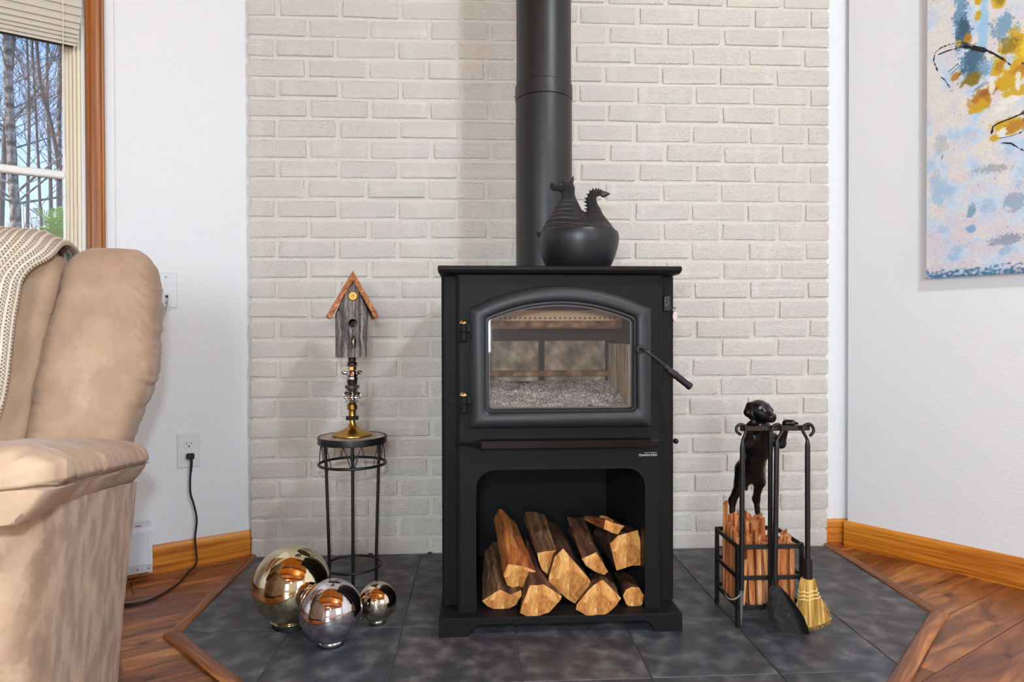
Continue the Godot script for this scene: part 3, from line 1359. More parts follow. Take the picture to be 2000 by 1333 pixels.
	g.box(Vector3(-0.0145, 0.25, 0.405), Vector3(0.01, 0.42, 0.36))
	put(g, "log_store_lining", M.stove, s)
	g = geo_at(s)
	g.loft([PackedVector3Array([Vector3(0.434, 0.046, 0.586), Vector3(0.44, 0.046, 0.586), Vector3(0.416, 0.046, 0.165), Vector3(0.41, 0.046, 0.165)]), PackedVector3Array([Vector3(0.434, 0.46, 0.586), Vector3(0.44, 0.46, 0.586), Vector3(0.416, 0.46, 0.165), Vector3(0.41, 0.46, 0.165)])])
	put(g, "log_store_lining", M.scratched, s)
	g = geo_at(s)
	g.box(Vector3(0.2, 0.25, 0.175), Vector3(0.43, 0.42, 0.01))
	put(g, "log_store_back", M.stove, s)
	# firebox
	g = geo_at(s)
	g.box(Vector3(0.21, 0.69, 0.262), Vector3(0.42, 0.36, 0.012))
	g.box(Vector3(0.016, 0.69, 0.42), Vector3(0.012, 0.36, 0.33))
	g.box(Vector3(0.412, 0.69, 0.42), Vector3(0.012, 0.36, 0.33))
	g.box(Vector3(0.21, 0.868, 0.42), Vector3(0.42, 0.012, 0.33))
	g.box(Vector3(0.21, 0.515, 0.42), Vector3(0.42, 0.012, 0.33))
	var fb := put(g, "firebox", M.soot, s)
	for q in [[0.0397, 0.1862], [0.2034, 0.389]]:
		g = geo_at(s)
		g.box(Vector3((q[0] + q[1]) / 2, 0.668, 0.275), Vector3(q[1] - q[0], 0.123, 0.016), 0.002)
		put(g, "firebrick", M.firebrick, fb)
	g = geo_at(s)
	g.box(Vector3(0.214, 0.6315, 0.29), Vector3(0.365, 0.017, 0.02), 0.002)
	put(g, "grate_bar", M.rust, fb)
	g = geo_at(s)
	g.box(Vector3(0.1945, 0.68, 0.282), Vector3(0.012, 0.1, 0.016), 0.001)
	put(g, "grate_bar", M.soot, fb)
	for q in [[0.285, 0.39], [0.393, 0.555]]:
		g = geo_at(s)
		g.box(Vector3(0.404, 0.625, (q[0] + q[1]) / 2), Vector3(0.016, 0.194, q[1] - q[0]), 0.002)
		put(g, "firebrick", M.firebrick_pale, fb)
	# burn tubes with their rows of holes, and the board above them
	g = geo_at(s)
	g.box(Vector3(0.21, 0.842, 0.4), Vector3(0.385, 0.012, 0.26), 0.002)
	put(g, "baffle_board", M.firebrick, fb)
	g = geo_at(s)
	g.box(Vector3(0.215, 0.8, 0.452), Vector3(0.372, 0.03, 0.006), 0.001)
	var bf := put(g, "baffle_front", M.firebrick_tan, fb)
	for i in 25:
		g = geo_at(s)
		var hx := 0.05 + i * 0.0138
		g.cyl(Vector3(hx, 0.793, 0.454), Vector3(hx, 0.793, 0.4555), 0.0026, -1, 8)
		put(g, "air_hole", M.hole, bf)
	for q in [[0.776, 0.448]]:
		g = geo_at(s)
		g.cyl(Vector3(0.025, q[0], q[1]), Vector3(0.4, q[0], q[1]), 0.0125, -1, 16)
		put(g, "air_tube", M.rust, fb)
	# ash bed
	g = geo_at(s)
	var n1 := noise(19, 14.0, 4)
	g.surf(70, 40, func(u: float, v: float) -> Vector3:
		var x := 0.022 + 0.378 * u
		var z := 0.285 + 0.285 * v
		return Vector3(x, lerpf(0.606, 0.556, smoothstep(0.0, 1.0, v)) + 0.02 * n1.get_noise_2d(x * 0.6, z * 0.6) + 0.005 * n1.get_noise_2d(x * 2.5, z * 2.5), z))
	var ash := put(g, "ash_bed", M.ash, fb, 180.0)
	ash.set_meta("kind", "stuff")
	# flue pipe
	var p := thing("stove_pipe", "matte black round flue pipe rising from the stove top", "stove pipe", Vector3(0.199, 0.9185, 0.32))
	g = Geo.new()
	var pr := P2([0.0805, 0.545, 0.0805, 1.9, 0.0785, 1.9, 0.0785, 0.545])
	g.lathe(pr, 56, Vector3.ZERO, true)
	put(g, "upper_pipe", M.pipe, p, 30.0)
	g = Geo.new()
	g.lathe(P2([0.0826, 0.0, 0.0826, 0.5145, 0.0806, 0.5145, 0.0806, 0.0]), 56, Vector3.ZERO, true)
	g.lathe(P2([0.0835, 0.0, 0.0835, 0.018, 0.0826, 0.0205, 0.0822, 0.0]), 56, Vector3.ZERO, true)
	put(g, "lower_pipe", M.pipe, p, 30.0)
	g = Geo.new()
	g.lathe(P2([0.0826, 0.516, 0.084, 0.517, 0.0842, 0.555, 0.0836, 0.5585, 0.0806, 0.5605, 0.0806, 0.516]), 56, Vector3.ZERO, true)
	var col := put(g, "collar", M.pipe, p, 30.0)
	for a in [1.64, 3.2, 6.0]:
		g = Geo.new()
		var d := Vector3(cos(a), 0, sin(a))
		g.cyl(d * 0.083 + Vector3(0, 0.53, 0), d * 0.0862 + Vector3(0, 0.53, 0), 0.0024, 0.0018, 8)
		put(g, "screw", M.iron, col)


func stove_goods() -> void:
	var t := thing("metal_tag", "small oval silvery tag hanging on a ring at the stove's upper right edge", "tag", Vector3(0.5185, 0.79, 0.559))
	var g := Geo.new()
	var rg := PackedVector3Array()
	for i in 16:
		var a := TAU * i / 16
		rg.append(Vector3(cos(a) * 0.0042, 0.0235 + sin(a) * 0.005, 0.001))
	g.tube(rg, 0.0008, 6, false, true)
	put(g, "ring", M.chrome, t, 60.0)
	g = Geo.new()
	var ov := PackedVector2Array()
	for i in 20:
		var a := TAU * i / 20
		ov.append(Vector2(cos(a) * 0.0068, 0.005 + sin(a) * 0.0145))
	g.prism(ov, 0.0, 0.0026, 0.0008)
	put(g, "plate", M.tag_metal, t)
	# dragon shaped cast iron steamer
	var k := thing("dragon_kettle", "black cast iron kettle with a dragon shaped lid on the stove top", "kettle", Vector3(0.2735, 0.9185, 0.505))
	g = Geo.new()
	g.lathe(P2([0.0, 0.0, 0.074, 0.0, 0.08, 0.004, 0.0895, 0.02, 0.0985, 0.042, 0.105, 0.066, 0.1068, 0.082, 0.1062, 0.094, 0.104, 0.1015, 0.1, 0.1025, 0.099, 0.09, 0.08, 0.02, 0.0, 0.012]), 56)
	# pouring lip
	var sp := []
	for q in [[-0.094, 0.082, 0.012, 0.012], [-0.1, 0.09, 0.013, 0.011], [-0.107, 0.0965, 0.011, 0.0075], [-0.1135, 0.1005, 0.006, 0.0035], [-0.1155, 0.1015, 0.002, 0.0015]]:
		var r := PackedVector3Array()
		for i in 10:
			var a := TAU * i / 10
			r.append(Vector3(q[0], q[1] + sin(a) * q[3], cos(a) * q[2]))
		sp.append(r)
	g.loft(sp)
	put(g, "pot", M.pot, k, 50.0)
	var fd := Field.new(Vector3(-0.112, 0.088, -0.1), Vector3(0.1, 0.262, 0.1), 0.0024)
	var kk := 0.02
	fd.ball(Vector3(0.0, 0.101, 0.0), Vector3(0.099, 0.03, 0.098), kk)
	fd.cap(Vector3(0.012, 0.112, 0.0), Vector3(0.014, 0.12, 0.0), 0.064, 0.036, kk)
	fd.cap(Vector3(-0.04, 0.115, 0.006), Vector3(-0.03, 0.155, 0.006), 0.05, 0.031, kk)
	fd.cap(Vector3(-0.03, 0.155, 0.006), Vector3(-0.0285, 0.205, 0.006), 0.03, 0.0165, kk)
	fd.cap(Vector3(0.05, 0.118, -0.004), Vector3(0.043, 0.155, -0.004), 0.038, 0.0185, 0.014)
	fd.cap(Vector3(0.043, 0.155, -0.004), Vector3(0.0345, 0.19, -0.004), 0.0178, 0.0125, 0.008)
	fd.cap(Vector3(0.0345, 0.19, -0.004), Vector3(0.0395, 0.2065, -0.004), 0.0122, 0.0104, 0.006)
	fd.cap(Vector3(0.0395, 0.2065, -0.004), Vector3(0.061, 0.21, -0.004), 0.0098, 0.0062, 0.005)
	# head and snout
	fd.ball(Vector3(-0.033, 0.2205, 0.007), Vector3(0.021, 0.0165, 0.0165), 0.01)
	fd.cap(Vector3(-0.046, 0.2215, 0.011), Vector3(-0.069, 0.2185, 0.016), 0.0115, 0.0085, 0.008)
	fd.ball(Vector3(-0.073, 0.2255, 0.0165), Vector3(0.0065, 0.006, 0.0085), 0.004)
	fd.ball(Vector3(-0.045, 0.2305, 0.0165), Vector3(0.011, 0.0045, 0.005), 0.004)
	fd.ball(Vector3(-0.041, 0.2315, -0.001), Vector3(0.011, 0.0045, 0.005), 0.004)
	g = Geo.new()
	fd.into(g)
	var lid := put(g, "dragon_lid", M.scales, k, 180.0)
	g = Geo.new()
	# ears
	for e in [[Vector3(-0.0425, 0.231, 0.014), Vector3(-0.0405, 0.246, 0.016)], [Vector3(-0.021, 0.231, 0.009), Vector3(-0.0155, 0.2525, 0.01)]]:
		g.tube(PackedVector3Array([e[0], (e[0] as Vector3).lerp(e[1], 0.45), e[1]]), [0.0055, 0.004, 0.0005], 8)
	put(g, "ear", M.pot, lid, 60.0)
	# mouth line, eye
	g = Geo.new()
	g.tube(PackedVector3Array([Vector3(-0.0795, 0.2175, 0.0135), Vector3(-0.072, 0.2165, 0.0235), Vector3(-0.06, 0.2185, 0.0245), Vector3(-0.05, 0.2195, 0.022)]), 0.0014, 6)
	put(g, "mouth", M.pot, lid)
	g = Geo.new()
	g.lathe(P2([0.0001, -0.003, 0.0022, -0.002, 0.003, 0.0, 0.0022, 0.002, 0.0001, 0.003]), 10, Vector3(-0.0505, 0.2265, 0.0205))
	put(g, "eye", M.brass_eye, lid, 60.0)
	# belly ridges: rings laid on the surface of the neck and chest
	for i in 7:
		var y: float = [0.112, 0.1265, 0.14, 0.1515, 0.163, 0.175, 0.1855][i]
		var pts := PackedVector3Array()
		var c := Vector3(-0.03, y, 0.004)
		for j in 15:
			var a := deg_to_rad(-8.0 + 128.0 * j / 14.0)
			var d := Vector3(-cos(a), -0.1 - 0.22 * absf(j - 7) / 7.0 * 0.4, sin(a))
			var r := 0.002
			while r < 0.1 and sample(fd, c + d * r) < 0.0:
				r += 0.0006
			pts.append(c + d * r)
		g = Geo.new()
		var rad := []
		for j in 15:
			rad.append(0.0004 + 0.0012 * sin(PI * j / 14.0))
		g.tube(pts, rad, 6)
		put(g, "belly_ridge", M.ridge, lid, 60.0)
	# spines down the neck, over the back and up the tail
	var sp2 := [[-0.004, 0.16, 0.6, 0.011], [0.006, 0.155, 0.2, 0.0085], [0.0155, 0.154, -0.1, 0.010], [0.0255, 0.157, -1.1, 0.010], [0.0248, 0.1665, -1.2, 0.010], [0.0236, 0.176, -1.2, 0.0095], [0.0225, 0.1855, -1.2, 0.0095], [0.0238, 0.195, -1.1, 0.009], [0.0278, 0.2045, -0.8, 0.0085], [0.0335, 0.2125, -0.45, 0.008], [0.041, 0.217, -0.15, 0.0075], [0.0485, 0.2182, 0.1, 0.007], [0.0555, 0.2178, 0.3, 0.006], [0.062, 0.216, 0.5, 0.005]]
	for q in sp2:
		g = Geo.new()
		var lean := Vector3(sin(q[2]), cos(q[2]), 0)
		var along := Vector3(cos(q[2]), -sin(q[2]), 0)
		var b := Vector3(q[0], q[1], -0.004) - lean * 0.004
		var r0 := PackedVector3Array([b - along * 0.0055 , b + Vector3(0, 0, 0.0026), b + along * 0.0055, b - Vector3(0, 0, 0.0026)])
		var tip: Vector3 = b + lean * (q[3] + 0.003) - along * 0.002
		var r1 := PackedVector3Array([tip - along * 0.0004, tip + Vector3(0, 0, 0.0003), tip + along * 0.0004, tip - Vector3(0, 0, 0.0003)])
		g.loft([r0, r1])
		put(g, "spine", M.pot, lid, 20.0)
	# tail blade
	g = Geo.new()
	var bl := []
	for q in [[0.056, 0.2095, 0.004, 0.003], [0.063, 0.2075, 0.0088, 0.005], [0.07, 0.206, 0.0088, 0.0045], [0.078, 0.207, 0.0052, 0.003], [0.0865, 0.2075, 0.0006, 0.0006]]:
		var r := PackedVector3Array()
		for i in 10:
			var a := TAU * i / 10
			r.append(Vector3(q[0], q[1] + sin(a) * q[2], -0.004 + cos(a) * q[3]))
		bl.append(r)
	g.loft(bl)
	put(g, "tail_blade", M.pot, lid, 60.0)


func sample(fd: Field, q: Vector3) -> float:
	var r := (q - fd.o) / fd.c
	var i := Vector3i(r.floor()).clamp(Vector3i.ZERO, fd.n - Vector3i(2, 2, 2))
	var t := (r - Vector3(i)).clamp(Vector3.ZERO, Vector3.ONE)
	var s := 0.0
	for k in 8:
		var j := i + Vector3i(k & 1, (k >> 1) & 1, (k >> 2) & 1)
		var w := (t.x if k & 1 else 1.0 - t.x) * (t.y if k & 2 else 1.0 - t.y) * (t.z if k & 4 else 1.0 - t.z)
		s += w * fd.d[(j.z * fd.n.y + j.y) * fd.n.x + j.x]
	return s


func goods_materials() -> void:
	var bark := [0.0, rgb(40, 24, 14), 0.35, rgb(84, 54, 32), 0.6, rgb(120, 84, 52), 0.85, rgb(150, 116, 82), 1.0, rgb(176, 146, 112)]
	var splitw := [0.0, rgb(70, 34, 12), 0.3, rgb(134, 74, 30), 0.6, rgb(178, 110, 50), 0.85, rgb(208, 150, 82), 1.0, rgb(226, 178, 112)]
	var kin := [0.0, rgb(128, 66, 30), 0.28, rgb(190, 118, 66), 0.55, rgb(220, 154, 98), 0.8, rgb(236, 184, 132), 1.0, rgb(246, 212, 168)]
	var t0 := turned(wood_image(256, 256, 71, bark, 7.0, 0.06, 0.25))
	var t1 := turned(wood_image(256, 256, 73, splitw, 6.0, 0.08, 0.2))
	var t2 := turned(wood_image(256, 256, 75, kin, 6.0, 0.05, 0.22))
	M.bark = []
	for i in 4:
		var m := mat("split log side", [rgb(255, 246, 236), rgb(226, 206, 190), rgb(196, 180, 168), rgb(255, 232, 210)][i], 0.85)
		m.albedo_texture = t0 if i != 3 else t1
		m.uv1_scale = Vector3(5.0, 2.6, 1.0)
		m.uv1_offset = Vector3(0.23 * i, 0.41 * i, 0)
		bump(m, m.albedo_texture, 0.25)
		M.bark.append(m)
	M.kin = []
	for i in 4:
		var m := mat("kindling wood", [Color.WHITE, rgb(246, 226, 208), rgb(232, 204, 184), rgb(255, 240, 220)][i], 0.8)
		m.albedo_texture = t2
		m.uv1_scale = Vector3(9.0, 3.5, 1.0)
		m.uv1_offset = Vector3(0.29 * i, 0.37 * i, 0)
		bump(m, t2, 0.12)
		M.kin.append(m)
	var ce := mat("fresh cut log end", Color.WHITE, 0.85)
	var cutw := [0.0, rgb(128, 74, 30), 0.25, rgb(188, 120, 56), 0.5, rgb(218, 154, 80), 0.75, rgb(232, 178, 106), 1.0, rgb(244, 208, 150)]
	ce.albedo_texture = turned(wood_image(320, 256, 83, cutw, 3.0, 0.22, 0.3))
	tri_map(ce, Vector3(4.6, 3.6, 4.6))
	bump(ce, ce.albedo_texture, 0.22)
	M.cut = ce
	var wg := mat("weathered grey barn wood", Color.WHITE, 0.9)
	var gw := [0.0, rgb(40, 36, 36), 0.35, rgb(84, 78, 76), 0.6, rgb(122, 114, 110), 0.85, rgb(160, 150, 144), 1.0, rgb(190, 180, 172)]
	wg.albedo_texture = turned(wood_image(512, 256, 85, gw, 9.0, 0.05, 0.35, [Vector4(0.42, 0.8, 0.05, 2.0), Vector4(0.48, 0.2, 0.04, 2.0)]))
	tri_map(wg, Vector3(10.0, 4.1, 10.0), false, Vector3(0.47, 0.055, 0.0))
	bump(wg, wg.albedo_texture, 0.12)
	M.barn = wg
	var co := mat("hammered copper", rgb(238, 162, 112), 0.34, 1.0)
	tri_map(co, Vector3.ONE * 9.0)
	bump(co, noise_tex(noise(87, 0.09, 3), [], 256), 0.35)
	M.copper = co
	var tt := mat("mottled stone tile top", Color.WHITE, 0.5)
	tt.albedo_texture = noise_tex(noise(88, 0.012, 4), [0.0, rgb(120, 104, 96), 0.4, rgb(168, 152, 142), 0.7, rgb(196, 180, 170), 1.0, rgb(210, 200, 196)], 256)
	tri_map(tt, Vector3.ONE * 7.0)
	M.stone_top = tt
	M.brass_dull = mat("dull gilt brass", rgb(196, 158, 84), 0.5, 0.8)
	M.mirror = []
	for i in 3:
		var m := mat("mirrored glass", [rgb(226, 214, 178), rgb(222, 222, 226), rgb(220, 212, 190)][i], 0.035, 1.0)
		M.mirror.append(m)
	var straw := mat("broom straw", Color.WHITE, 0.8)
	straw.albedo_texture = noise_tex(noise(89, 0.02, 4), [0.0, rgb(130, 88, 30), 0.4, rgb(190, 144, 66), 0.65, rgb(222, 182, 100), 1.0, rgb(240, 212, 140)], 256)
	tri_map(straw, Vector3(14.0, 0.8, 14.0))
	M.straw = straw
	M.stitch = mat("broom stitching", rgb(250, 226, 150), 0.7)
	var sh := mat("worn shovel steel", Color.WHITE, 0.42, 0.35)
	sh.albedo_texture = noise_tex(noise(90, 0.02, 5), [0.0, rgb(34, 33, 33), 0.55, rgb(46, 44, 43), 0.85, rgb(58, 56, 54), 1.0, rgb(104, 102, 100)], 512)
	tri_map(sh, Vector3.ONE * 6.0)
	M.shovel = sh
	M.worn = mat("bare worn steel", rgb(128, 126, 124), 0.4, 0.6)
	M.bronze = mat("brown black bar", rgb(44, 26, 16), 0.35)
	var dg := mat("black dog statue", rgb(14, 14, 15), 0.26)
	tri_map(dg, Vector3.ONE * 8.0)
	bump(dg, noise_tex(noise(91, 0.04, 3), [], 256), 0.10)
	M.dog = dg


func firewood() -> void:
	goods_materials()
	var L := [
		[0.582, 0.360, [118, 672, 472, 900, 591, 945, 850, 820, 1122, 932, 1122, 790, 991, 556, 731, 420, 495, 426, 259, 526], [164, 924, 218, 1217, 458, 1480, 618, 1450, 885, 1257, 937, 774, 750, 617, 483, 569, 296, 627, 190, 736]],
		[0.560, 0.330, [791, 1527, 1150, 1471, 1510, 1331, 1462, 1152, 1173, 918, 933, 900, 766, 987, 671, 1241], [631, 2360, 739, 2331, 1145, 1916, 1199, 1671, 1090, 1482, 845, 1487, 602, 1681, 467, 2064]],
		[0.630, 0.360, [1309, 1229, 1655, 1245, 2106, 934, 2001, 751, 1793, 549, 1446, 419, 1262, 435, 1055, 544, 1124, 796, 1217, 1024], [1394, 1569, 1528, 1459, 1849, 755, 1903, 592, 1687, 489, 1553, 439, 1419, 495, 1312, 766, 1313, 1142, 1354, 1382]],
		[0.540, 0.330, [1578, 1732, 1821, 1776, 2065, 1796, 2089, 1503, 2015, 1334, 1869, 1142, 1698, 1292, 1602, 1537], [1418, 2266, 1690, 2247, 1990, 2174, 2099, 1954, 2044, 1737, 1825, 1632, 1498, 1747, 1363, 2022]],
		[0.570, 0.310, [2217, 1939, 2433, 1671, 2938, 1084, 2890, 917, 2745, 753, 2528, 494, 2263, 668, 1832, 1061, 1857, 1252, 2001, 1728], [2089, 1912, 2337, 1893, 2558, 1586, 2696, 1252, 2668, 1115, 2530, 952, 2253, 1068, 2088, 1291, 2033, 1596, 2047, 1788]],
		[0.560, 0.330, [2714, 1631, 3102, 1792, 3405, 1279, 3320, 1184, 3101, 1261, 2834, 1436], [2642, 2081, 3136, 2073, 3356, 1631, 3410, 1384, 2916, 1393, 2683, 1644]],
		[0.632, 0.360, [3133, 1335, 3587, 861, 3482, 678, 3272, 497, 2992, 400, 2737, 429, 2458, 610, 2482, 725, 2691, 998, 2900, 1201], [3411, 722, 3818, 605, 3927, 387, 3954, 170, 3709, 13, 3492, 18, 3275, 104, 3221, 294, 3221, 456, 3275, 617]],
		[0.540, 0.330, [3704, 2155, 4247, 2292, 4297, 2070, 4370, 1358, 4074, 1340, 3679, 1225, 3605, 1496, 3507, 1939], [3548, 1847, 3990, 2004, 4155, 1891, 4210, 1369, 3989, 1263, 3658, 1160, 3465, 1355, 3438, 1602]],
		[0.585, 0.370, [3967, 950, 4160, 946, 4292, 728, 4256, 513, 4063, 315, 3823, 524, 3751, 717, 3823, 882], [3960, 584, 4421, 655, 4475, 492, 4475, 331, 4339, 199, 4122, 258, 4041, 394, 3974, 503]],
		[0.560, 0.400, [3345, 2633, 3540, 2557, 3844, 2467, 3661, 2241, 3515, 2292, 3297, 2392], [3036, 2321, 3288, 2290, 3500, 2260, 3580, 2127, 3288, 2132, 3049, 2189]],
		[0.420, 0.340, [3462, 2369, 3646, 2339, 3857, 2205, 3804, 2075, 3594, 2105, 3436, 2265], [3421, 2150, 3585, 2147, 3750, 2063, 3750, 1927, 3585, 1930, 3421, 2041]],
	]
	var labels := ["bark covered split log at the lower left of the pile with scooped end", "tall upright reddish split log leaning at the top left of the pile", "wedge shaped split log second along the bottom row, its pale end facing out", "long upright brown split log second along the top, with a cracked orange end", "broad split log in the middle of the pile with a pale torn face", "smooth grey brown split log with a bright yellow end right of the middle", "largest quarter log at the bottom front with a wide fan shaped end", "square ended split log high at the right of the pile", "slim rounded log at the bottom right corner of the log store", "short thin split stick lying crosswise on top of the right logs", "small dark split log lying behind the crosswise top stick"]
	var mats := [0, 3, 1, 0, 2, 1, 0, 2, 1, 3, 2]
	for k in L.size():
		var zf: float = L[k][0]
		var zb: float = L[k][1]
		var fa: Array = L[k][2]
		var ba: Array = L[k][3]
		var n := fa.size() / 2
		var base := Vector3.ZERO
		for i in n:
			base += Vector3(fa[i * 2], fa[i * 2 + 1], 0) * 0.0001 / n
		var o := thing("firewood_log", labels[k], "log", Vector3(base.x, minf(base.y, 0.4), zf), 0.0, "split logs in the stove's log store")
		var nz := noise(100 + k, 1.0, 3)
		var rings := []
		var steps := 10
		for s in steps + 1:
			var q := float(s) / steps
			var r := PackedVector3Array()
			var cc := Vector3.ZERO
			for i in n:
				for h in 2:
					var i2 := (i + 1) % n
					var a := Vector3(fa[i * 2], fa[i * 2 + 1], 0).lerp(Vector3(fa[i2 * 2], fa[i2 * 2 + 1], 0), h * 0.5) * 0.0001
					var b := Vector3(ba[i * 2], ba[i * 2 + 1], 0).lerp(Vector3(ba[i2 * 2], ba[i2 * 2 + 1], 0), h * 0.5) * 0.0001
					a.z = zf
					b.z = zb
					r.append(a.lerp(b, q))
			for a in r:
				cc += a / r.size()
			for j in r.size():
				var d := (r[j] - cc)
				d.z = 0
				var e := 0.05 * nz.get_noise_2d(j * 1.7, q * 2.5) + 0.05 * nz.get_noise_2d(j * 5.0, q * 9.0)
				if s == 0:
					e *= 0.4
				r[j] += d * e
				if s == 0:
					r[j].z += 0.004 * nz.get_noise_2d(j * 3.0, 9.0)
			rings.append(r)
		var g := geo_at(o)
		# a little chamfer before the sawn face
		g.loft(rings, false, false, true, false)
		var last: PackedVector3Array = rings[steps]
		g.cap(last)
		if g.f.size():
			# outward: the loft was left as built
			pass
		put(g, "side", M.bark[mats[k]], o, 40.0)
		# the sawn end: a fan with relief
		var e := geo_at(o)
		var r0: PackedVector3Array = rings[0]
		var ctr := Vector3.ZERO
		for a in r0:
			ctr += a / r0.size()
		var prev := []
		for s in 5:
			var q := s / 4.0
			var ids := []
			for j in r0.size():
				var p := ctr.lerp(r0[j], q)
				p.z += 0.0045 * nz.get_noise_2d(p.x * 60.0, p.y * 60.0) * (1.0 - q * q) + 0.003 * (1.0 - q)
				ids.append(e.v(p))
			if s > 0:
				for j in ids.size():
					var j2 := (j + 1) % ids.size()
					if s == 1:
						e.tri(prev[0], ids[j], ids[j2])
					else:
						e.quad(prev[j], ids[j], ids[j2], prev[j2])
			prev = ids
		# make it face out of the stove
		var f0 := e.f
		if f0.size() >= 3:
			var nn := (e.p[f0[1]] - e.p[f0[0]]).cross(e.p[f0[2]] - e.p[f0[0]])
			if nn.z < 0:
				for i in range(0, f0.size(), 3):
					var t := e.f[i + 1]
					e.f[i + 1] = e.f[i + 2]
					e.f[i + 2] = t
		put(e, "cut_end", M.cut, o, 60.0)


func plant_stand() -> void:
	var t := thing("plant_stand", "tall slim round black iron plant stand with a stone top", "plant stand", Vector3(-0.3685, 0, 0.29))
	var g := Geo.new()
	g.cyl(Vector3(0, 0.4375, 0), Vector3(0, 0.4485, 0), 0.0955, -1, 48, 0.0015)
	put(g, "stone_top", M.stone_top, t)
	g = Geo.new()
	g.lathe(P2([0.0957, 0.43, 0.0995, 0.4298, 0.1003, 0.4315, 0.1003, 0.4475, 0.0993, 0.4495, 0.0963, 0.4495]), 56, Vector3.ZERO, true)
	put(g, "rim", M.iron, t)
	for q in [[0.3685, 0.0965, 0.0042, "upper_ring"], [0.067, 0.0815, 0.004, "lower_ring"]]:
		g = Geo.new()
		var r := PackedVector3Array()
		for i in 56:
			var a := TAU * i / 56
			r.append(Vector3(cos(a) * q[1], q[0], sin(a) * q[1]))
		g.tube(r, q[2], 8, false, true)
		put(g, q[3], M.iron, t, 60.0)
	for k in 3:
		var a := 1.386 + k * TAU / 3.0
		var d := Vector3(cos(a), 0, sin(a))
		g = Geo.new()
		g.tube(PackedVector3Array([d * 0.0795, d * 0.0795 + Vector3(0, 0.067, 0), d * 0.0895 + Vector3(0, 0.368, 0), d * 0.0945 + Vector3(0, 0.432, 0)]), 0.0047, 8)
		put(g, "leg", M.iron, t, 50.0)
		# scroll work: an oval on the leg and two leaning hoops under the rim
		g = Geo.new()
		var tan_ := Vector3(-sin(a), 0, cos(a))
		var ov := PackedVector3Array()
		for i in 18:
			var b := TAU * i / 18
			ov.append(d * 0.099 + Vector3(0, 0.401 + sin(b) * 0.0135, 0) + tan_ * cos(b) * 0.0058)
		g.tube(ov, 0.0011, 6, false, true)
		put(g, "scroll", M.iron, t, 60.0)
		for s in [-1.0, 1.0]:
			g = Geo.new()
			var pts := []
			for q in [[0.004, 0.372], [0.008, 0.385], [0.011, 0.402], [0.015, 0.418], [0.021, 0.43]]:
				var ang: float = a + s * q[0] / 0.093 * 1.25
				pts.append(Vector3(cos(ang) * 0.0945, q[1], sin(ang) * 0.0945))
			g.tube(curve(pts, 4), 0.0014, 6)
			put(g, "scroll", M.iron, t, 60.0)
		# garland between the legs
		for s in [-1.0, 1.0]:
			g = Geo.new()
			var pts := []
			for q in [[0.0, 0.43], [0.08, 0.425], [0.16, 0.41], [0.24, 0.39], [0.28, 0.372]]:
				var ang: float = a + PI / 3 + s * (q[0] + 0.09)
				pts.append(Vector3(cos(ang) * 0.0945, q[1], sin(ang) * 0.0945))
			g.tube(curve(pts, 4), 0.0013, 6)
			put(g, "scroll", M.iron, t, 60.0)
		g = Geo.new()
		var hp := []
		for i in 9:
			var b := PI * i / 8.0
			var ang := a + PI / 3 + cos(b) * 0.12
			hp.append(Vector3(cos(ang) * 0.0945, 0.43 - sin(b) * 0.013, sin(ang) * 0.0945))
		g.tube(curve(hp, 2), 0.0013, 6)
		put(g, "scroll", M.iron, t, 60.0)


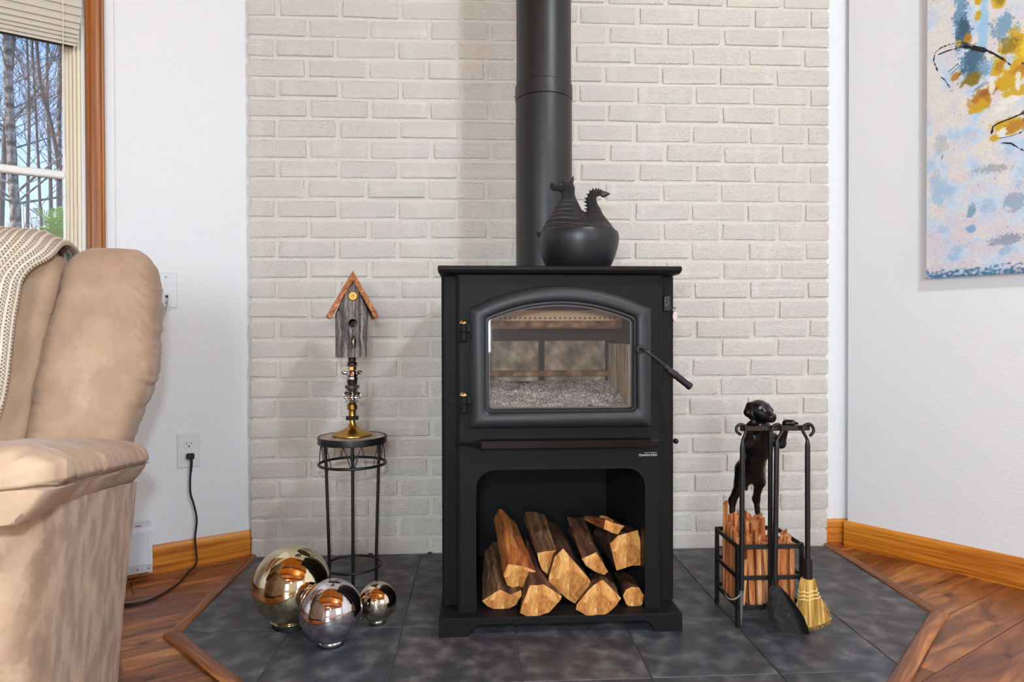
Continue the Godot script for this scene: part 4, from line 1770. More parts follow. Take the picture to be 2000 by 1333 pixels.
func birdhouse() -> void:
	var t := thing("birdhouse", "weathered wood birdhouse with copper roof on a stem of old tap parts", "birdhouse", Vector3(-0.3685, 0.4495, 0.29))
	# lamp foot of brass
	var g := Geo.new()
	g.lathe(P2([0.0, 0.0, 0.056, 0.0, 0.0578, 0.002, 0.0575, 0.005, 0.053, 0.008, 0.05, 0.0105, 0.04, 0.0135, 0.027, 0.018, 0.017, 0.024, 0.011, 0.032, 0.0082, 0.0395, 0.0075, 0.047, 0.0, 0.047]), 44)
	put(g, "foot", M.brass, t, 40.0)
	# the stem, one fitting on another
	var y := 0.047
	var old := mat("dark worn nickel", rgb(120, 112, 96), 0.3, 1.0)
	var white := mat("white enamel tap button", rgb(222, 214, 200), 0.3)
	var dark := mat("dark brown fitting", rgb(48, 36, 26), 0.45, 0.3)
	for q in [
		["toothed_wheel", dark, [0.005, 0.0, 0.012, 0.001, 0.0125, 0.0085, 0.005, 0.0095], 0.0095],
		["brass_nut", M.brass, [0.004, 0.0, 0.0085, 0.001, 0.0078, 0.008, 0.0085, 0.0145, 0.0115, 0.017, 0.0118, 0.027, 0.008, 0.0305, 0.004, 0.031], 0.031],
		["chrome_flange", M.chrome, [0.004, 0.0, 0.012, 0.001, 0.0165, 0.0038, 0.0135, 0.0075, 0.007, 0.0095, 0.004, 0.0095], 0.0095],
		["tap_wheel", M.chrome, [], 0.0095],
		["tap_wheel", old, [], 0.0095],
		["chrome_flange", M.chrome, [0.004, 0.0, 0.009, 0.001, 0.0145, 0.003, 0.011, 0.0065, 0.004, 0.007], 0.007],
		["toothed_wheel", old, [0.005, 0.0, 0.0135, 0.001, 0.014, 0.0085, 0.005, 0.0095], 0.0095],
		["collar", dark, [0.004, 0.0, 0.0105, 0.001, 0.0112, 0.006, 0.0122, 0.0105, 0.004, 0.011], 0.011],
		["chrome_nut", M.chrome, [0.004, 0.0, 0.0125, 0.001, 0.0138, 0.0045, 0.0125, 0.009, 0.004, 0.0095], 0.0095],
		["tap_handle", M.chrome, [], 0.0145],
		["brass_nut", M.brass, [0.004, 0.0, 0.009, 0.001, 0.009, 0.009, 0.004, 0.01], 0.009],
		["chrome_nut", M.chrome, [0.004, 0.0, 0.0115, 0.001, 0.0135, 0.003, 0.0115, 0.0055, 0.0125, 0.0085, 0.009, 0.012, 0.004, 0.0125], 0.0125],
		["neck", dark, [0.004, 0.0, 0.0085, 0.0005, 0.0085, 0.0115, 0.004, 0.012], 0.0115],
	]:
		g = Geo.new()
		if q[0] == "tap_wheel":
			for k in 4:
				var a: float = 0.35 + k * PI / 2 + y * 40.0
				var d := Vector3(cos(a), 0, sin(a))
				g.tube(PackedVector3Array([Vector3(0, 0.0048, 0), d * 0.01 + Vector3(0, 0.0048, 0), d * 0.0165 + Vector3(0, 0.0055, 0), d * 0.0185 + Vector3(0, 0.0058, 0), d * 0.0198 + Vector3(0, 0.0058, 0)]), [0.0052, 0.0034, 0.0044, 0.0036, 0.0008], 10)
			g.cyl(Vector3.ZERO, Vector3(0, 0.0095, 0), 0.0078, 0.0068, 16, 0.001)
		elif q[0] == "tap_handle":
			g.lathe(P2([0.0, 0.0, 0.012, 0.0, 0.0135, 0.004, 0.011, 0.011, 0.009, 0.0145, 0.0, 0.0145]), 20)
			for s in [-1.0, 1.0]:
				g.tube(PackedVector3Array([Vector3(s * 0.006, 0.007, 0), Vector3(s * 0.013, 0.0085, 0.001), Vector3(s * 0.0185, 0.0095, 0.002), Vector3(s * 0.0218, 0.0085, 0.002), Vector3(s * 0.0228, 0.0075, 0.002)]), [0.0045, 0.0045, 0.0058, 0.0048, 0.001], 10)
		elif q[0] == "toothed_wheel":
			g.lathe(P2(q[2]), 24)
			for k in 14:
				var a := TAU * k / 14
				var d: Vector3 = Vector3(cos(a), 0, sin(a)) * (q[2][4] + 0.0004)
				g.cyl(d + Vector3(0, 0.0005, 0), d + Vector3(0, 0.009, 0), 0.0016, -1, 6)
		else:
			g.lathe(P2(q[2]), 6 if q[0] == "brass_nut" and q[3] < 0.02 else 24)
		var o := put(g, q[0], q[1], t, 40.0)
		o.position.y = y
		o.scale = Vector3(1.3, 1.215, 1.3)
		y += q[3] * 1.215
	for s in [-1.0, 1.0]:
		g = Geo.new()
		g.lathe(P2([0.0, -0.004, 0.003, -0.003, 0.0042, 0.0, 0.003, 0.003, 0.0, 0.004]), 12)
		var b := put(g, "tap_button", white, t, 60.0)
		b.position = Vector3(s * 0.026, 0.121, 0.005)
	# the house
	var hy := 0.6828 - 0.4495
	var turn := Basis(Vector3.UP, 0.25)
	g = Geo.new()
	g.x = Transform3D(turn, Vector3(0, hy, 0))
	var w := 0.0455
	var house := P2([-w, 0, w, 0, w, 0.128, 0, 0.2285, -w, 0.128])
	# front board with the entrance hole
	var ring := PackedVector2Array()
	var hole := PackedVector2Array()
	for i in 28:
		var a := -PI / 2 + TAU * i / 28
		hole.append(Vector2(0.0, 0.099) + Vector2(cos(a), sin(a)) * 0.0125)
	var front := PackedVector2Array([Vector2(0, 0)])
	front.append_array(P2([w, 0, w, 0.128, 0, 0.2285, -w, 0.128, -w, 0, -0.0003, 0]))
	for i in 29:
		var h := hole[(28 - i) % 28]
		front.append(h + Vector2(-0.0003 if i == 0 else (0.0 if i < 28 else 0.0003), 0))
	g.prism(front, 0.032, 0.044, 0.0)
	put(g, "front_board", M.barn, t, 30.0)
	g = Geo.new()
	g.x = Transform3D(turn, Vector3(0, hy, 0))
	g.prism(house, -0.044, -0.034)
	g.box(Vector3(-w + 0.004, 0.064, -0.001), Vector3(0.008, 0.128, 0.066))
	g.box(Vector3(w - 0.004, 0.064, -0.001), Vector3(0.008, 0.128, 0.066))
	g.box(Vector3(0, 0.004, -0.001), Vector3(0.074, 0.008, 0.066))
	put(g, "box", M.barn, t, 30.0)
	var top := Vector2(0.0, 0.2495)
	for s in [-1.0, 1.0]:
		g = Geo.new()
		g.x = Transform3D(turn, Vector3(0, hy, 0))
		var e := Vector2(s * 0.0735, 0.1185)
		var along := (e - top).normalized()
		var nor: Vector2 = Vector2(along.y, -along.x) * s
		if nor.y > 0:
			nor = -nor
		var poly := PackedVector2Array([top, e, e + nor * 0.0135, Vector2(0, top.y - 0.0135 / absf(nor.y))])
		g.prism(poly, -0.052, 0.056, 0.0008)
		put(g, "roof_board", M.iron, t, 30.0)
		g = Geo.new()
		g.x = Transform3D(turn, Vector3(0, hy, 0))
		var p2 := PackedVector2Array([top + Vector2(0, 0.0006) , e + along * 0.0006, e + along * 0.0006 + nor * 0.0132, Vector2(0, top.y - 0.0136 / absf(nor.y))])
		g.prism(p2, 0.0555, 0.0585, 0.0006)
		put(g, "copper_edge", M.copper, t, 30.0)
	# brass rosette
	g = Geo.new()
	g.x = Transform3D(turn * Basis(Vector3.RIGHT, PI / 2), turn * Vector3(0.0, 0.178, 0.044) + Vector3(0, hy, 0))
	g.lathe(P2([0.0, 0.0, 0.0145, 0.0, 0.0148, 0.0022, 0.0125, 0.0042, 0.011, 0.0028, 0.0062, 0.0026, 0.0048, 0.0042, 0.0, 0.0046]), 36)
	var ro := put(g, "rosette", M.brass_dull, t, 40.0)
	g = Geo.new()
	for k in 8:
		var a := TAU * k / 8
		g.x = Transform3D(turn, turn * Vector3(cos(a) * 0.0088, 0.178 + sin(a) * 0.0088, 0.0468) + Vector3(0, hy, 0))
		g.box(Vector3.ZERO, Vector3(0.0016, 0.0016, 0.0012), 0.0003)
	put(g, "rosette_studs", M.brass, ro)
	ro.get_child(0).set_meta("kind", "stuff")
	g = Geo.new()
	g.x = Transform3D(turn, turn * Vector3(0.0, 0.1785, 0.0478) + Vector3(0, hy, 0))
	g.box(Vector3.ZERO, Vector3(0.004, 0.004, 0.002), 0.0006)
	put(g, "screw", M.iron, ro)
	# little tap for a perch
	g = Geo.new()
	g.x = Transform3D(turn, turn * Vector3(0, 0, 0) + Vector3(0, hy, 0))
	g.tube(PackedVector3Array([Vector3(0, 0.049, 0.043), Vector3(0, 0.049, 0.058)]), 0.0048, 12)
	g.tube(PackedVector3Array([Vector3(0, 0.073, 0.057), Vector3(0, 0.066, 0.057), Vector3(0, 0.0585, 0.058), Vector3(0, 0.052, 0.059), Vector3(0, 0.044, 0.06), Vector3(0, 0.036, 0.061), Vector3(0, 0.028, 0.0615)]), [0.0008, 0.0016, 0.0045, 0.0078, 0.0075, 0.0058, 0.0042], 14)
	put(g, "tap_perch", old, t, 60.0)


func globes() -> void:
	var spec := [["large", Vector3(-0.4795, 0, 0.537), 0.0975, 0.6], ["front", Vector3(-0.354, 0, 0.653), 0.0748, 0.5], ["small", Vector3(-0.2595, 0, 0.541), 0.0498, 0.5]]
	var labels := ["largest mirrored glass globe, champagne tinted, left of the plant stand", "silver mirrored glass globe standing in front of the other two", "smallest mirrored glass globe, nearest the stove"]
	for k in 3:
		var r: float = spec[k][2]
		var o := thing("mirror_globe", labels[k], "globe", spec[k][1], 0.0, "three mirrored glass globes on the hearth")
		var cy := r + 0.006
		var g := Geo.new()
		var pr := PackedVector2Array([Vector2(0.0001, cy - r * 0.93)])
		var br: float = r * spec[k][3] * 0.83
		var a0 := acos(br / r)
		for i in 49:
			var a := -a0 + (a0 + PI / 2) * i / 48.0
			pr.append(Vector2(maxf(cos(a) * r, 0.0001), cy + sin(a) * r))
		g.lathe(pr, 72)
		put(g, "ball", M.mirror[k], o, 180.0 if k < 0 else 60.0)
		g = Geo.new()
		var by := cy - sin(a0) * r
		g.lathe(P2([br * 0.85, by + 0.004, br * 1.02, by + 0.002, br * 1.09, by - 0.002, br * 1.06, by - 0.006, br * 0.98, by - 0.008, br * 0.85, by - 0.006]), 48, Vector3.ZERO, true)
		put(g, "collar", M.mirror[k], o, 60.0)
		g = Geo.new()
		g.lathe(P2([0.0001, 0.0, br * 1.0, 0.0, br * 1.02, 0.002, br * 1.0, by - 0.005, 0.0001, by - 0.005]), 48)
		put(g, "foot", M.black_rubber, o, 40.0)


func flat_bar(g: Geo, a: Vector3, b: Vector3, w: float, h: float) -> void:
	# bar from a to b, h tall, w thick
	var d := (b - a).normalized()
	var up := Vector3.UP if absf(d.y) < 0.9 else Vector3.BACK
	var s := d.cross(up).normalized()
	up = s.cross(d)
	var r := []
	for c in [a, b]:
		r.append(PackedVector3Array([c + s * w / 2 + up * h / 2, c - s * w / 2 + up * h / 2, c - s * w / 2 - up * h / 2, c + s * w / 2 - up * h / 2]))
	g.loft(r)


func tool_rack() -> void:
	var t := thing("tool_rack", "square black iron kindling rack with a standing black dog statue and tool bar", "tool rack", Vector3(0.744, 0, 0.546))
	var xs := [0.6645, 0.8275]
	var zs := [0.468, 0.624]
	var g: Geo
	for x in xs:
		for z in zs:
			g = geo_at(t)
			# angle iron: two thin flanges
			var sx: float = 1.0 if x == xs[0] else -1.0
			var sz: float = 1.0 if z == zs[0] else -1.0
			g.box(Vector3(x + sx * 0.0005, 0.1065, z), Vector3(0.012, 0.213, 0.003), 0.0005)
			g.box(Vector3(x - sx * 0.0045, 0.1065, z + sz * 0.006), Vector3(0.003, 0.213, 0.012), 0.0005)
			put(g, "leg", M.iron, t)
	for y in [[0.2065, 0.012], [0.1275, 0.011], [0.052, 0.012]]:
		for z in zs:
			g = geo_at(t)
			g.box(Vector3(0.746, y[0], z + (0.002 if z > 0.5 else -0.002)), Vector3(0.166, y[1], 0.0035), 0.0006)
			put(g, "rail", M.iron, t)
		for x in xs:
			g = geo_at(t)
			g.box(Vector3(x - (0.003 if x < 0.7 else -0.003), y[0], 0.546), Vector3(0.0035, y[1], 0.157), 0.0006)
			put(g, "rail", M.iron, t)
	g = geo_at(t)
	for i in 7:
		g.box(Vector3(0.67 + i * 0.0255, 0.0445, 0.546), Vector3(0.008, 0.003, 0.156), 0.0006)
	var gr := put(g, "grate", M.iron, t)
	gr.set_meta("kind", "stuff")
	# post with bolts, and the bar the tools hang from
	g = geo_at(t)
	g.box(Vector3(0.742, 0.274, 0.6315), Vector3(0.0095, 0.468, 0.0095), 0.001)
	put(g, "post", M.iron, t)
	for q in [[0.733, 0.201, 0.629], [0.7335, 0.066, 0.629], [0.7335, 0.05, 0.629]]:
		g = geo_at(t)
		g.cyl(Vector3(q[0], q[1], q[2] - 0.002), Vector3(q[0], q[1], q[2] + 0.003), 0.0028, 0.002, 8)
		put(g, "bolt", M.worn, t)
	g = geo_at(t)
	g.box(Vector3(0.753, 0.5098, 0.633), Vector3(0.179, 0.0135, 0.0085), 0.0012)
	put(g, "tool_bar", M.bronze, t)
	# the dog: hind feet on the back rail, forepaws over the bar
	var fd := Field.new(Vector3(0.655, 0.205, 0.445), Vector3(0.83, 0.595, 0.688), 0.0027)
	var K := 0.012
	# hind legs
	fd.cap(Vector3(0.7095, 0.2215, 0.474), Vector3(0.709, 0.2205, 0.491), 0.0085, 0.0075, 0.005)
	fd.cap(Vector3(0.7065, 0.232, 0.472), Vector3(0.7085, 0.285, 0.468), 0.0075, 0.0085, 0.008)
	fd.cap(Vector3(0.7085, 0.285, 0.468), Vector3(0.721, 0.345, 0.501), 0.0095, 0.0165, K)
	fd.cap(Vector3(0.721, 0.345, 0.501), Vector3(0.728, 0.377, 0.497), 0.0185, 0.0235, K)
	fd.cap(Vector3(0.7815, 0.2215, 0.474), Vector3(0.7825, 0.2205, 0.491), 0.008, 0.007, 0.005)
	fd.cap(Vector3(0.781, 0.232, 0.472), Vector3(0.776, 0.29, 0.468), 0.007, 0.0085, 0.008)
	fd.cap(Vector3(0.776, 0.29, 0.468), Vector3(0.77, 0.345, 0.501), 0.009, 0.0145, K)
	fd.cap(Vector3(0.77, 0.345, 0.501), Vector3(0.764, 0.377, 0.497), 0.016, 0.0215, K)
	# trunk
	fd.cap(Vector3(0.747, 0.378, 0.503), Vector3(0.745, 0.425, 0.533), 0.0345, 0.0315, 0.016)
	fd.ball(Vector3(0.742, 0.452, 0.555), Vector3(0.041, 0.038, 0.036), 0.018)
	fd.cap(Vector3(0.738, 0.475, 0.573), Vector3(0.732, 0.508, 0.596), 0.0325, 0.0245, 0.016)
	# tail behind
	fd.cap(Vector3(0.746, 0.36, 0.478), Vector3(0.75, 0.315, 0.462), 0.008, 0.005, 0.008)
	# forelegs
	fd.cap(Vector3(0.708, 0.474, 0.588), Vector3(0.693, 0.466, 0.602), 0.017, 0.0125, K)
	fd.cap(Vector3(0.693, 0.466, 0.602), Vector3(0.6945, 0.511, 0.621), 0.0122, 0.0095, 0.008)
	fd.cap(Vector3(0.6945, 0.517, 0.622), Vector3(0.695, 0.5245, 0.637), 0.0098, 0.0088, 0.006)
	fd.cap(Vector3(0.77, 0.474, 0.586), Vector3(0.7825, 0.4655, 0.603), 0.017, 0.012, K)
	fd.cap(Vector3(0.7825, 0.4655, 0.603), Vector3(0.786, 0.511, 0.62), 0.0118, 0.0092, 0.008)
	fd.cap(Vector3(0.786, 0.521, 0.626), Vector3(0.798, 0.5235, 0.636), 0.0098, 0.0075, 0.006)
	# head turned to the right
	fd.ball(Vector3(0.7235, 0.5515, 0.605), Vector3(0.0285, 0.0275, 0.0285), 0.012)
	fd.cap(Vector3(0.7305, 0.543, 0.625), Vector3(0.7385, 0.5375, 0.641), 0.0185, 0.0135, 0.01)
	fd.ball(Vector3(0.7415, 0.5425, 0.652), Vector3(0.0068, 0.0055, 0.005), 0.004)
	fd.cap(Vector3(0.7165, 0.5645, 0.6265), Vector3(0.721, 0.566, 0.629), 0.005, 0.004, 0.005)
	fd.cap(Vector3(0.738, 0.5635, 0.6245), Vector3(0.7405, 0.562, 0.625), 0.005, 0.004, 0.005)
	# ears
	fd.cap(Vector3(0.7, 0.565, 0.602), Vector3(0.6945, 0.5475, 0.61), 0.0085, 0.0125, 0.003)
	fd.cap(Vector3(0.6945, 0.5475, 0.61), Vector3(0.7005, 0.5335, 0.616), 0.0115, 0.0065, 0.003)
	fd.cap(Vector3(0.7475, 0.5635, 0.596), Vector3(0.7555, 0.549, 0.597), 0.008, 0.0095, 0.005)
	fd.cap(Vector3(0.7555, 0.549, 0.597), Vector3(0.7535, 0.537, 0.6), 0.0085, 0.005, 0.004)
	g = geo_at(t)
	fd.into(g)
	var dog := put(g, "dog_statue", M.dog, t, 180.0)
	for q in [Vector3(0.718, 0.5595, 0.6295), Vector3(0.7375, 0.558, 0.6265)]:
		g = geo_at(t)
		g.lathe(P2([0.0001, -0.0036, 0.0025, -0.0026, 0.0036, 0.0, 0.0025, 0.0026, 0.0001, 0.0036]), 12, q)
		put(g, "eye", M.gloss_black, dog, 60.0)
	for q in [[Vector3(0.7035, 0.5665, 0.612), Vector3(0.6955, 0.558, 0.616), Vector3(0.693, 0.547, 0.619), Vector3(0.6965, 0.536, 0.621), Vector3(0.7015, 0.5315, 0.622)], [Vector3(0.747, 0.565, 0.6), Vector3(0.7545, 0.557, 0.602), Vector3(0.7565, 0.5475, 0.604), Vector3(0.754, 0.538, 0.606), Vector3(0.751, 0.535, 0.606)]]:
		g = geo_at(t)
		g.tube(PackedVector3Array(q), [0.0055, 0.0095, 0.0108, 0.0078, 0.002], 14, true, false, 0.42)
		put(g, "ear", M.dog, dog, 60.0)
	# toes on the paws
	for q in [[0.695, 0.5265, 0.645], [0.803, 0.5245, 0.64]]:
		for i in 3:
			g = geo_at(t)
			var c := Vector3(q[0] + (i - 1) * 0.0052, q[1] - 0.003, q[2] - absf(i - 1) * 0.001)
			g.tube(PackedVector3Array([c - Vector3(0, 0, 0.005), c, c + Vector3(0, -0.001, 0.003)]), [0.0036, 0.0034, 0.0012], 8)
			put(g, "toe", M.dog, dog, 60.0)


func kindling() -> void:
	var n := 0
	var nx := 7
	var nz := 6
	for j in nz:
		for i in nx:
			n += 1
			var q := Vector2(0.6815 + i * 0.0212 + rnd(-0.002, 0.002), 0.4865 + j * 0.0238 + rnd(-0.002, 0.002))
			var front := j == nz - 1
			var h := rnd(0.15, 0.2)
			if i >= 5:
				h = rnd(0.15, 0.178)
			elif j < 3 and i > 0 and i < 5:
				h = rnd(0.185, 0.214)
			var label := "split reddish kindling stick standing packed among the others in the black iron rack"
			var group := "kindling sticks in the rack"
			var lx := rnd(-0.007, 0.007)
			var lz := rnd(-0.004, 0.004)
			if n == 1:
				h = 0.238
				lx = 0.0
				label = "tallest kindling stick, at the rack's rear left corner beside the dog's paw"
			elif i == 0 and front:
				lx = 0.006
				h = 0.12
				label = "short kindling stick at the rack's front left corner, behind the poker"
			elif i == 3 and front:
				lx = -0.017
				h = 0.165
				label = "kindling stick leaning slantwise just left of the rack's middle post"
			elif i == 6 and front:
				label = "kindling stick at the rack's front right corner, behind the broom handle"
			elif i == 4 and front:
				lx = 0.016
				label = "kindling stick slanting behind the shovel, right of the rack's middle post"
			if label.begins_with("split"):
				label = "split reddish kindling stick standing packed among the others in the black iron rack"
			else:
				group = ""
			var o := thing("kindling_stick", label, "kindling", Vector3(q.x - lx * 0.5, 0.0465, q.y - lz * 0.5), 0.0, group)
			var w := rnd(0.007, 0.0102)
			var d := rnd(0.0085, 0.0115)
			var a0 := rnd(0, TAU)
			var sides := 3 + rng.randi() % 3
			var rings := []
			var tilt := rnd(-0.008, 0.008)
			for s in 8:
				var k := s / 7.0
				var r := PackedVector3Array()
				for m in sides:
					var a := a0 + TAU * (m + 0.3 * sin(m * 7.0 + n)) / sides + k * 0.25
					var y := h * k
					if s == 7:
						y += tilt * cos(a) + 0.0012 * sin(m * 2.3 + n * 1.7)
					r.append(Vector3(cos(a) * w * (1.0 + rnd(-0.1, 0.1)), y, sin(a) * d * (1.0 + rnd(-0.1, 0.1))) + Vector3(lx, 0, lz) * k)
				rings.append(r)
			var g := Geo.new()
			g.loft(rings)
			put(g, "stick", M.kin[rng.randi() % 4], o, 25.0)


func hearth_tools() -> void:
	var zt := 0.6455
	# poker
	var o := thing("poker", "black iron fireplace poker hanging at the left end of the tool bar", "poker", Vector3(0.663, 0.015, zt))
	var g := geo_at(o)
	g.tube(curve([Vector3(0.66, 0.4955, zt), Vector3(0.6495, 0.504, zt), Vector3(0.65, 0.5155, zt), Vector3(0.6585, 0.5215, zt), Vector3(0.669, 0.5185, zt), Vector3(0.673, 0.508, zt), Vector3(0.6705, 0.4955, zt), Vector3(0.6655, 0.484, zt), Vector3(0.6643, 0.474, zt)], 5), 0.0038, 10)
	put(g, "hook", M.iron, o, 60.0)
	g = geo_at(o)
	g.tube(PackedVector3Array([Vector3(0.6644, 0.48, zt), Vector3(0.6643, 0.472, zt), Vector3(0.664, 0.462, zt), Vector3(0.6628, 0.25, zt), Vector3(0.6622, 0.105, zt)]), [0.0036, 0.0052, 0.0062, 0.0062, 0.006], 12)
	put(g, "shaft", M.iron, o, 60.0)
	g = geo_at(o)
	g.tube(PackedVector3Array([Vector3(0.6622, 0.105, zt), Vector3(0.6619, 0.085, zt), Vector3(0.6615, 0.045, zt), Vector3(0.6613, 0.0155, zt)]), [0.0058, 0.0046, 0.0038, 0.0012], 10)
	put(g, "point", M.worn, o, 60.0)
	g = geo_at(o)
	g.tube(curve([Vector3(0.661, 0.103, zt), Vector3(0.656, 0.0905, zt), Vector3(0.644, 0.0825, zt), Vector3(0.632, 0.083, zt), Vector3(0.623, 0.0905, zt), Vector3(0.6195, 0.0985, zt)], 4), [0.0022, 0.0028, 0.0028, 0.0028, 0.0028, 0.0027, 0.0027, 0.0026, 0.0026, 0.0025, 0.0025, 0.0024, 0.0022, 0.002, 0.0018, 0.0016, 0.0014, 0.0012, 0.001, 0.0008, 0.0006], 8)
	put(g, "barb", M.worn, o, 60.0)
	# shovel
	o = thing("ash_shovel", "black fireplace ash shovel hanging beside the rack's middle post", "shovel", Vector3(0.7475, 0.0, zt))
	g = geo_at(o)
	g.tube(curve([Vector3(0.7405, 0.504, zt), Vector3(0.743, 0.515, zt), Vector3(0.753, 0.521, zt), Vector3(0.764, 0.5155, zt), Vector3(0.7655, 0.502, zt), Vector3(0.757, 0.489, zt), Vector3(0.7525, 0.478, zt)], 5), 0.0038, 10)
	put(g, "hook", M.iron, o, 60.0)
	g = geo_at(o)
	g.tube(PackedVector3Array([Vector3(0.7527, 0.482, zt), Vector3(0.7524, 0.474, zt), Vector3(0.752, 0.464, zt), Vector3(0.7482, 0.16, zt), Vector3(0.7478, 0.14, zt + 0.002), Vector3(0.7475, 0.113, zt + 0.003)]), [0.0036, 0.0052, 0.0064, 0.0064, 0.0062, 0.005], 12)
	put(g, "shaft", M.iron, o, 60.0)
	# scoop: a tray seen from the front, turned a little to the right; its side walls curve forward
	g = geo_at(o)
	var cols := 15
	var rws := 15
	var front := []
	for i in rws:
		var v := i / float(rws - 1)
		var y := lerpf(0.1165, 0.0005, v)
		var half := 0.0415 * pow(sin(PI / 2 * clampf(0.12 + v * 1.25, 0.0, 1.0)), 0.8)
		half = minf(half, 0.0145 + v * 0.075)
		half *= 1.0 if v < 0.9 else 1.0 - (v - 0.9) * 0.6
		var row := PackedVector3Array()
		for j in cols:
			var u := j / float(cols - 1) * 2.0 - 1.0
			var wall := smoothstep(0.62, 1.0, absf(u)) * 0.021 * smoothstep(0.0, 0.35, v) * (1.0 if v < 0.85 else 1.0 - (v - 0.85) * 3.0)
			var q := Vector3(u * half, 0, wall + 0.004 * (1.0 - v))
			q = Basis(Vector3.UP, -0.35) * q
			var dip := 0.006 * u * u * v
			row.append(Vector3(0.7475 + lerpf(0.0, 0.036, v), y + dip, zt + 0.004 + lerpf(0.0, 0.014, v)) + q)
		front.append(row)
	var th := Vector3(0, 0, -0.0016)
	var rings := []
	for row in front:
		var r := PackedVector3Array(row)
		for j in range(cols - 1, -1, -1):
			r.append(row[j] + th)
		rings.append(r)
	g.loft(rings)
	put(g, "scoop", M.shovel, o, 45.0)
	# broom
	o = thing("hearth_broom", "straw hearth broom with black handle hanging at the right end of the bar", "broom", Vector3(0.8325, 0.0, zt))
	g = geo_at(o)
	g.tube(curve([Vector3(0.8367, 0.4907, zt), Vector3(0.845, 0.498, zt), Vector3(0.847, 0.507, zt), Vector3(0.842, 0.5175, zt), Vector3(0.8325, 0.521, zt), Vector3(0.821, 0.515, zt), Vector3(0.8195, 0.503, zt), Vector3(0.8262, 0.491, zt), Vector3(0.8312, 0.48, zt)], 5), 0.0038, 10)
	put(g, "hook", M.iron, o, 60.0)
	g = geo_at(o)
	g.tube(PackedVector3Array([Vector3(0.831, 0.483, zt), Vector3(0.8314, 0.475, zt), Vector3(0.8316, 0.465, zt), Vector3(0.8321, 0.18, zt)]), [0.0036, 0.0052, 0.0064, 0.0064], 12)
	put(g, "shaft", M.iron, o, 60.0)
	g = geo_at(o)
	g.tube(PackedVector3Array([Vector3(0.8321, 0.182, zt), Vector3(0.8322, 0.18, zt), Vector3(0.8329, 0.128, zt)]), [0.0095, 0.0113, 0.0113], 20)
	put(g, "socket", M.iron, o, 40.0)
	g = geo_at(o)
	# body of the straw and its loose ends
	var sec := []
	for q in [[0.131, 0.8325, 0.0165, 0.0125], [0.12, 0.832, 0.0195, 0.0125], [0.1, 0.8335, 0.0225, 0.0125], [0.085, 0.8355, 0.0255, 0.0125], [0.06, 0.839, 0.0335, 0.0135], [0.035, 0.8425, 0.0425, 0.0145], [0.016, 0.8445, 0.0475, 0.015]]:
		var r := PackedVector3Array()
		for i in 40:
			var a := TAU * i / 40
			var ripple := 1.0 + 0.05 * (i % 2) + 0.04 * sin(i * 2.7)
			r.append(Vector3(q[1] + cos(a) * q[2] * ripple, q[0] + (q[2] * 0.25 * cos(a) if q[0] < 0.03 else 0.0), zt + sin(a) * q[3] * ripple))
		sec.append(r)
	g.loft(sec)
	put(g, "bristle_core", M.straw, o, 30.0)
	g = geo_at(o)
	for i in 420:
		var u := rnd(-1, 1)
		var w := rnd(-1, 1) * sqrt(1.0 - u * u)
		var tlen := rnd(0.0, 1.0)
		var y1 := 0.001 + 0.012 * maxf(u, 0.0) + rnd(0.0, 0.012) + (0.03 * rnd(0.0, 1.0) if absf(u) > 0.97 else 0.0)
		var a := Vector3(0.8325 + u * 0.0155, 0.13, zt + w * 0.0125)
		var m := Vector3(0.8355 + u * 0.0255, 0.085, zt + w * 0.0132)
		var e := Vector3(0.8435 + u * 0.0475 + rnd(-0.003, 0.003), y1, zt + w * 0.0155 + rnd(-0.002, 0.002))
		g.tube(PackedVector3Array([a, m, m.lerp(e, 0.5) + Vector3(u * 0.001, 0, 0), e]), [0.0007, 0.0008, 0.0008, 0.0004], 3)
	var br := put(g, "bristles", M.straw, o, 60.0)
	br.set_meta("kind", "stuff")
	for q in [[0.1015, 0.0228, 0.833], [0.0915, 0.0248, 0.8345], [0.0825, 0.0268, 0.836]]:
		g = geo_at(o)
		var r := PackedVector3Array()
		for i in 40:
			var a := TAU * i / 40
			r.append(Vector3(q[2] + cos(a) * (q[1] + 0.0008), q[0] + 0.0012 * sin(a * 6.0) + 0.003 * cos(a), zt + sin(a) * 0.0142))
		g.tube(r, 0.0013, 6, false, true)
		put(g, "stitching", M.stitch, o, 60.0)


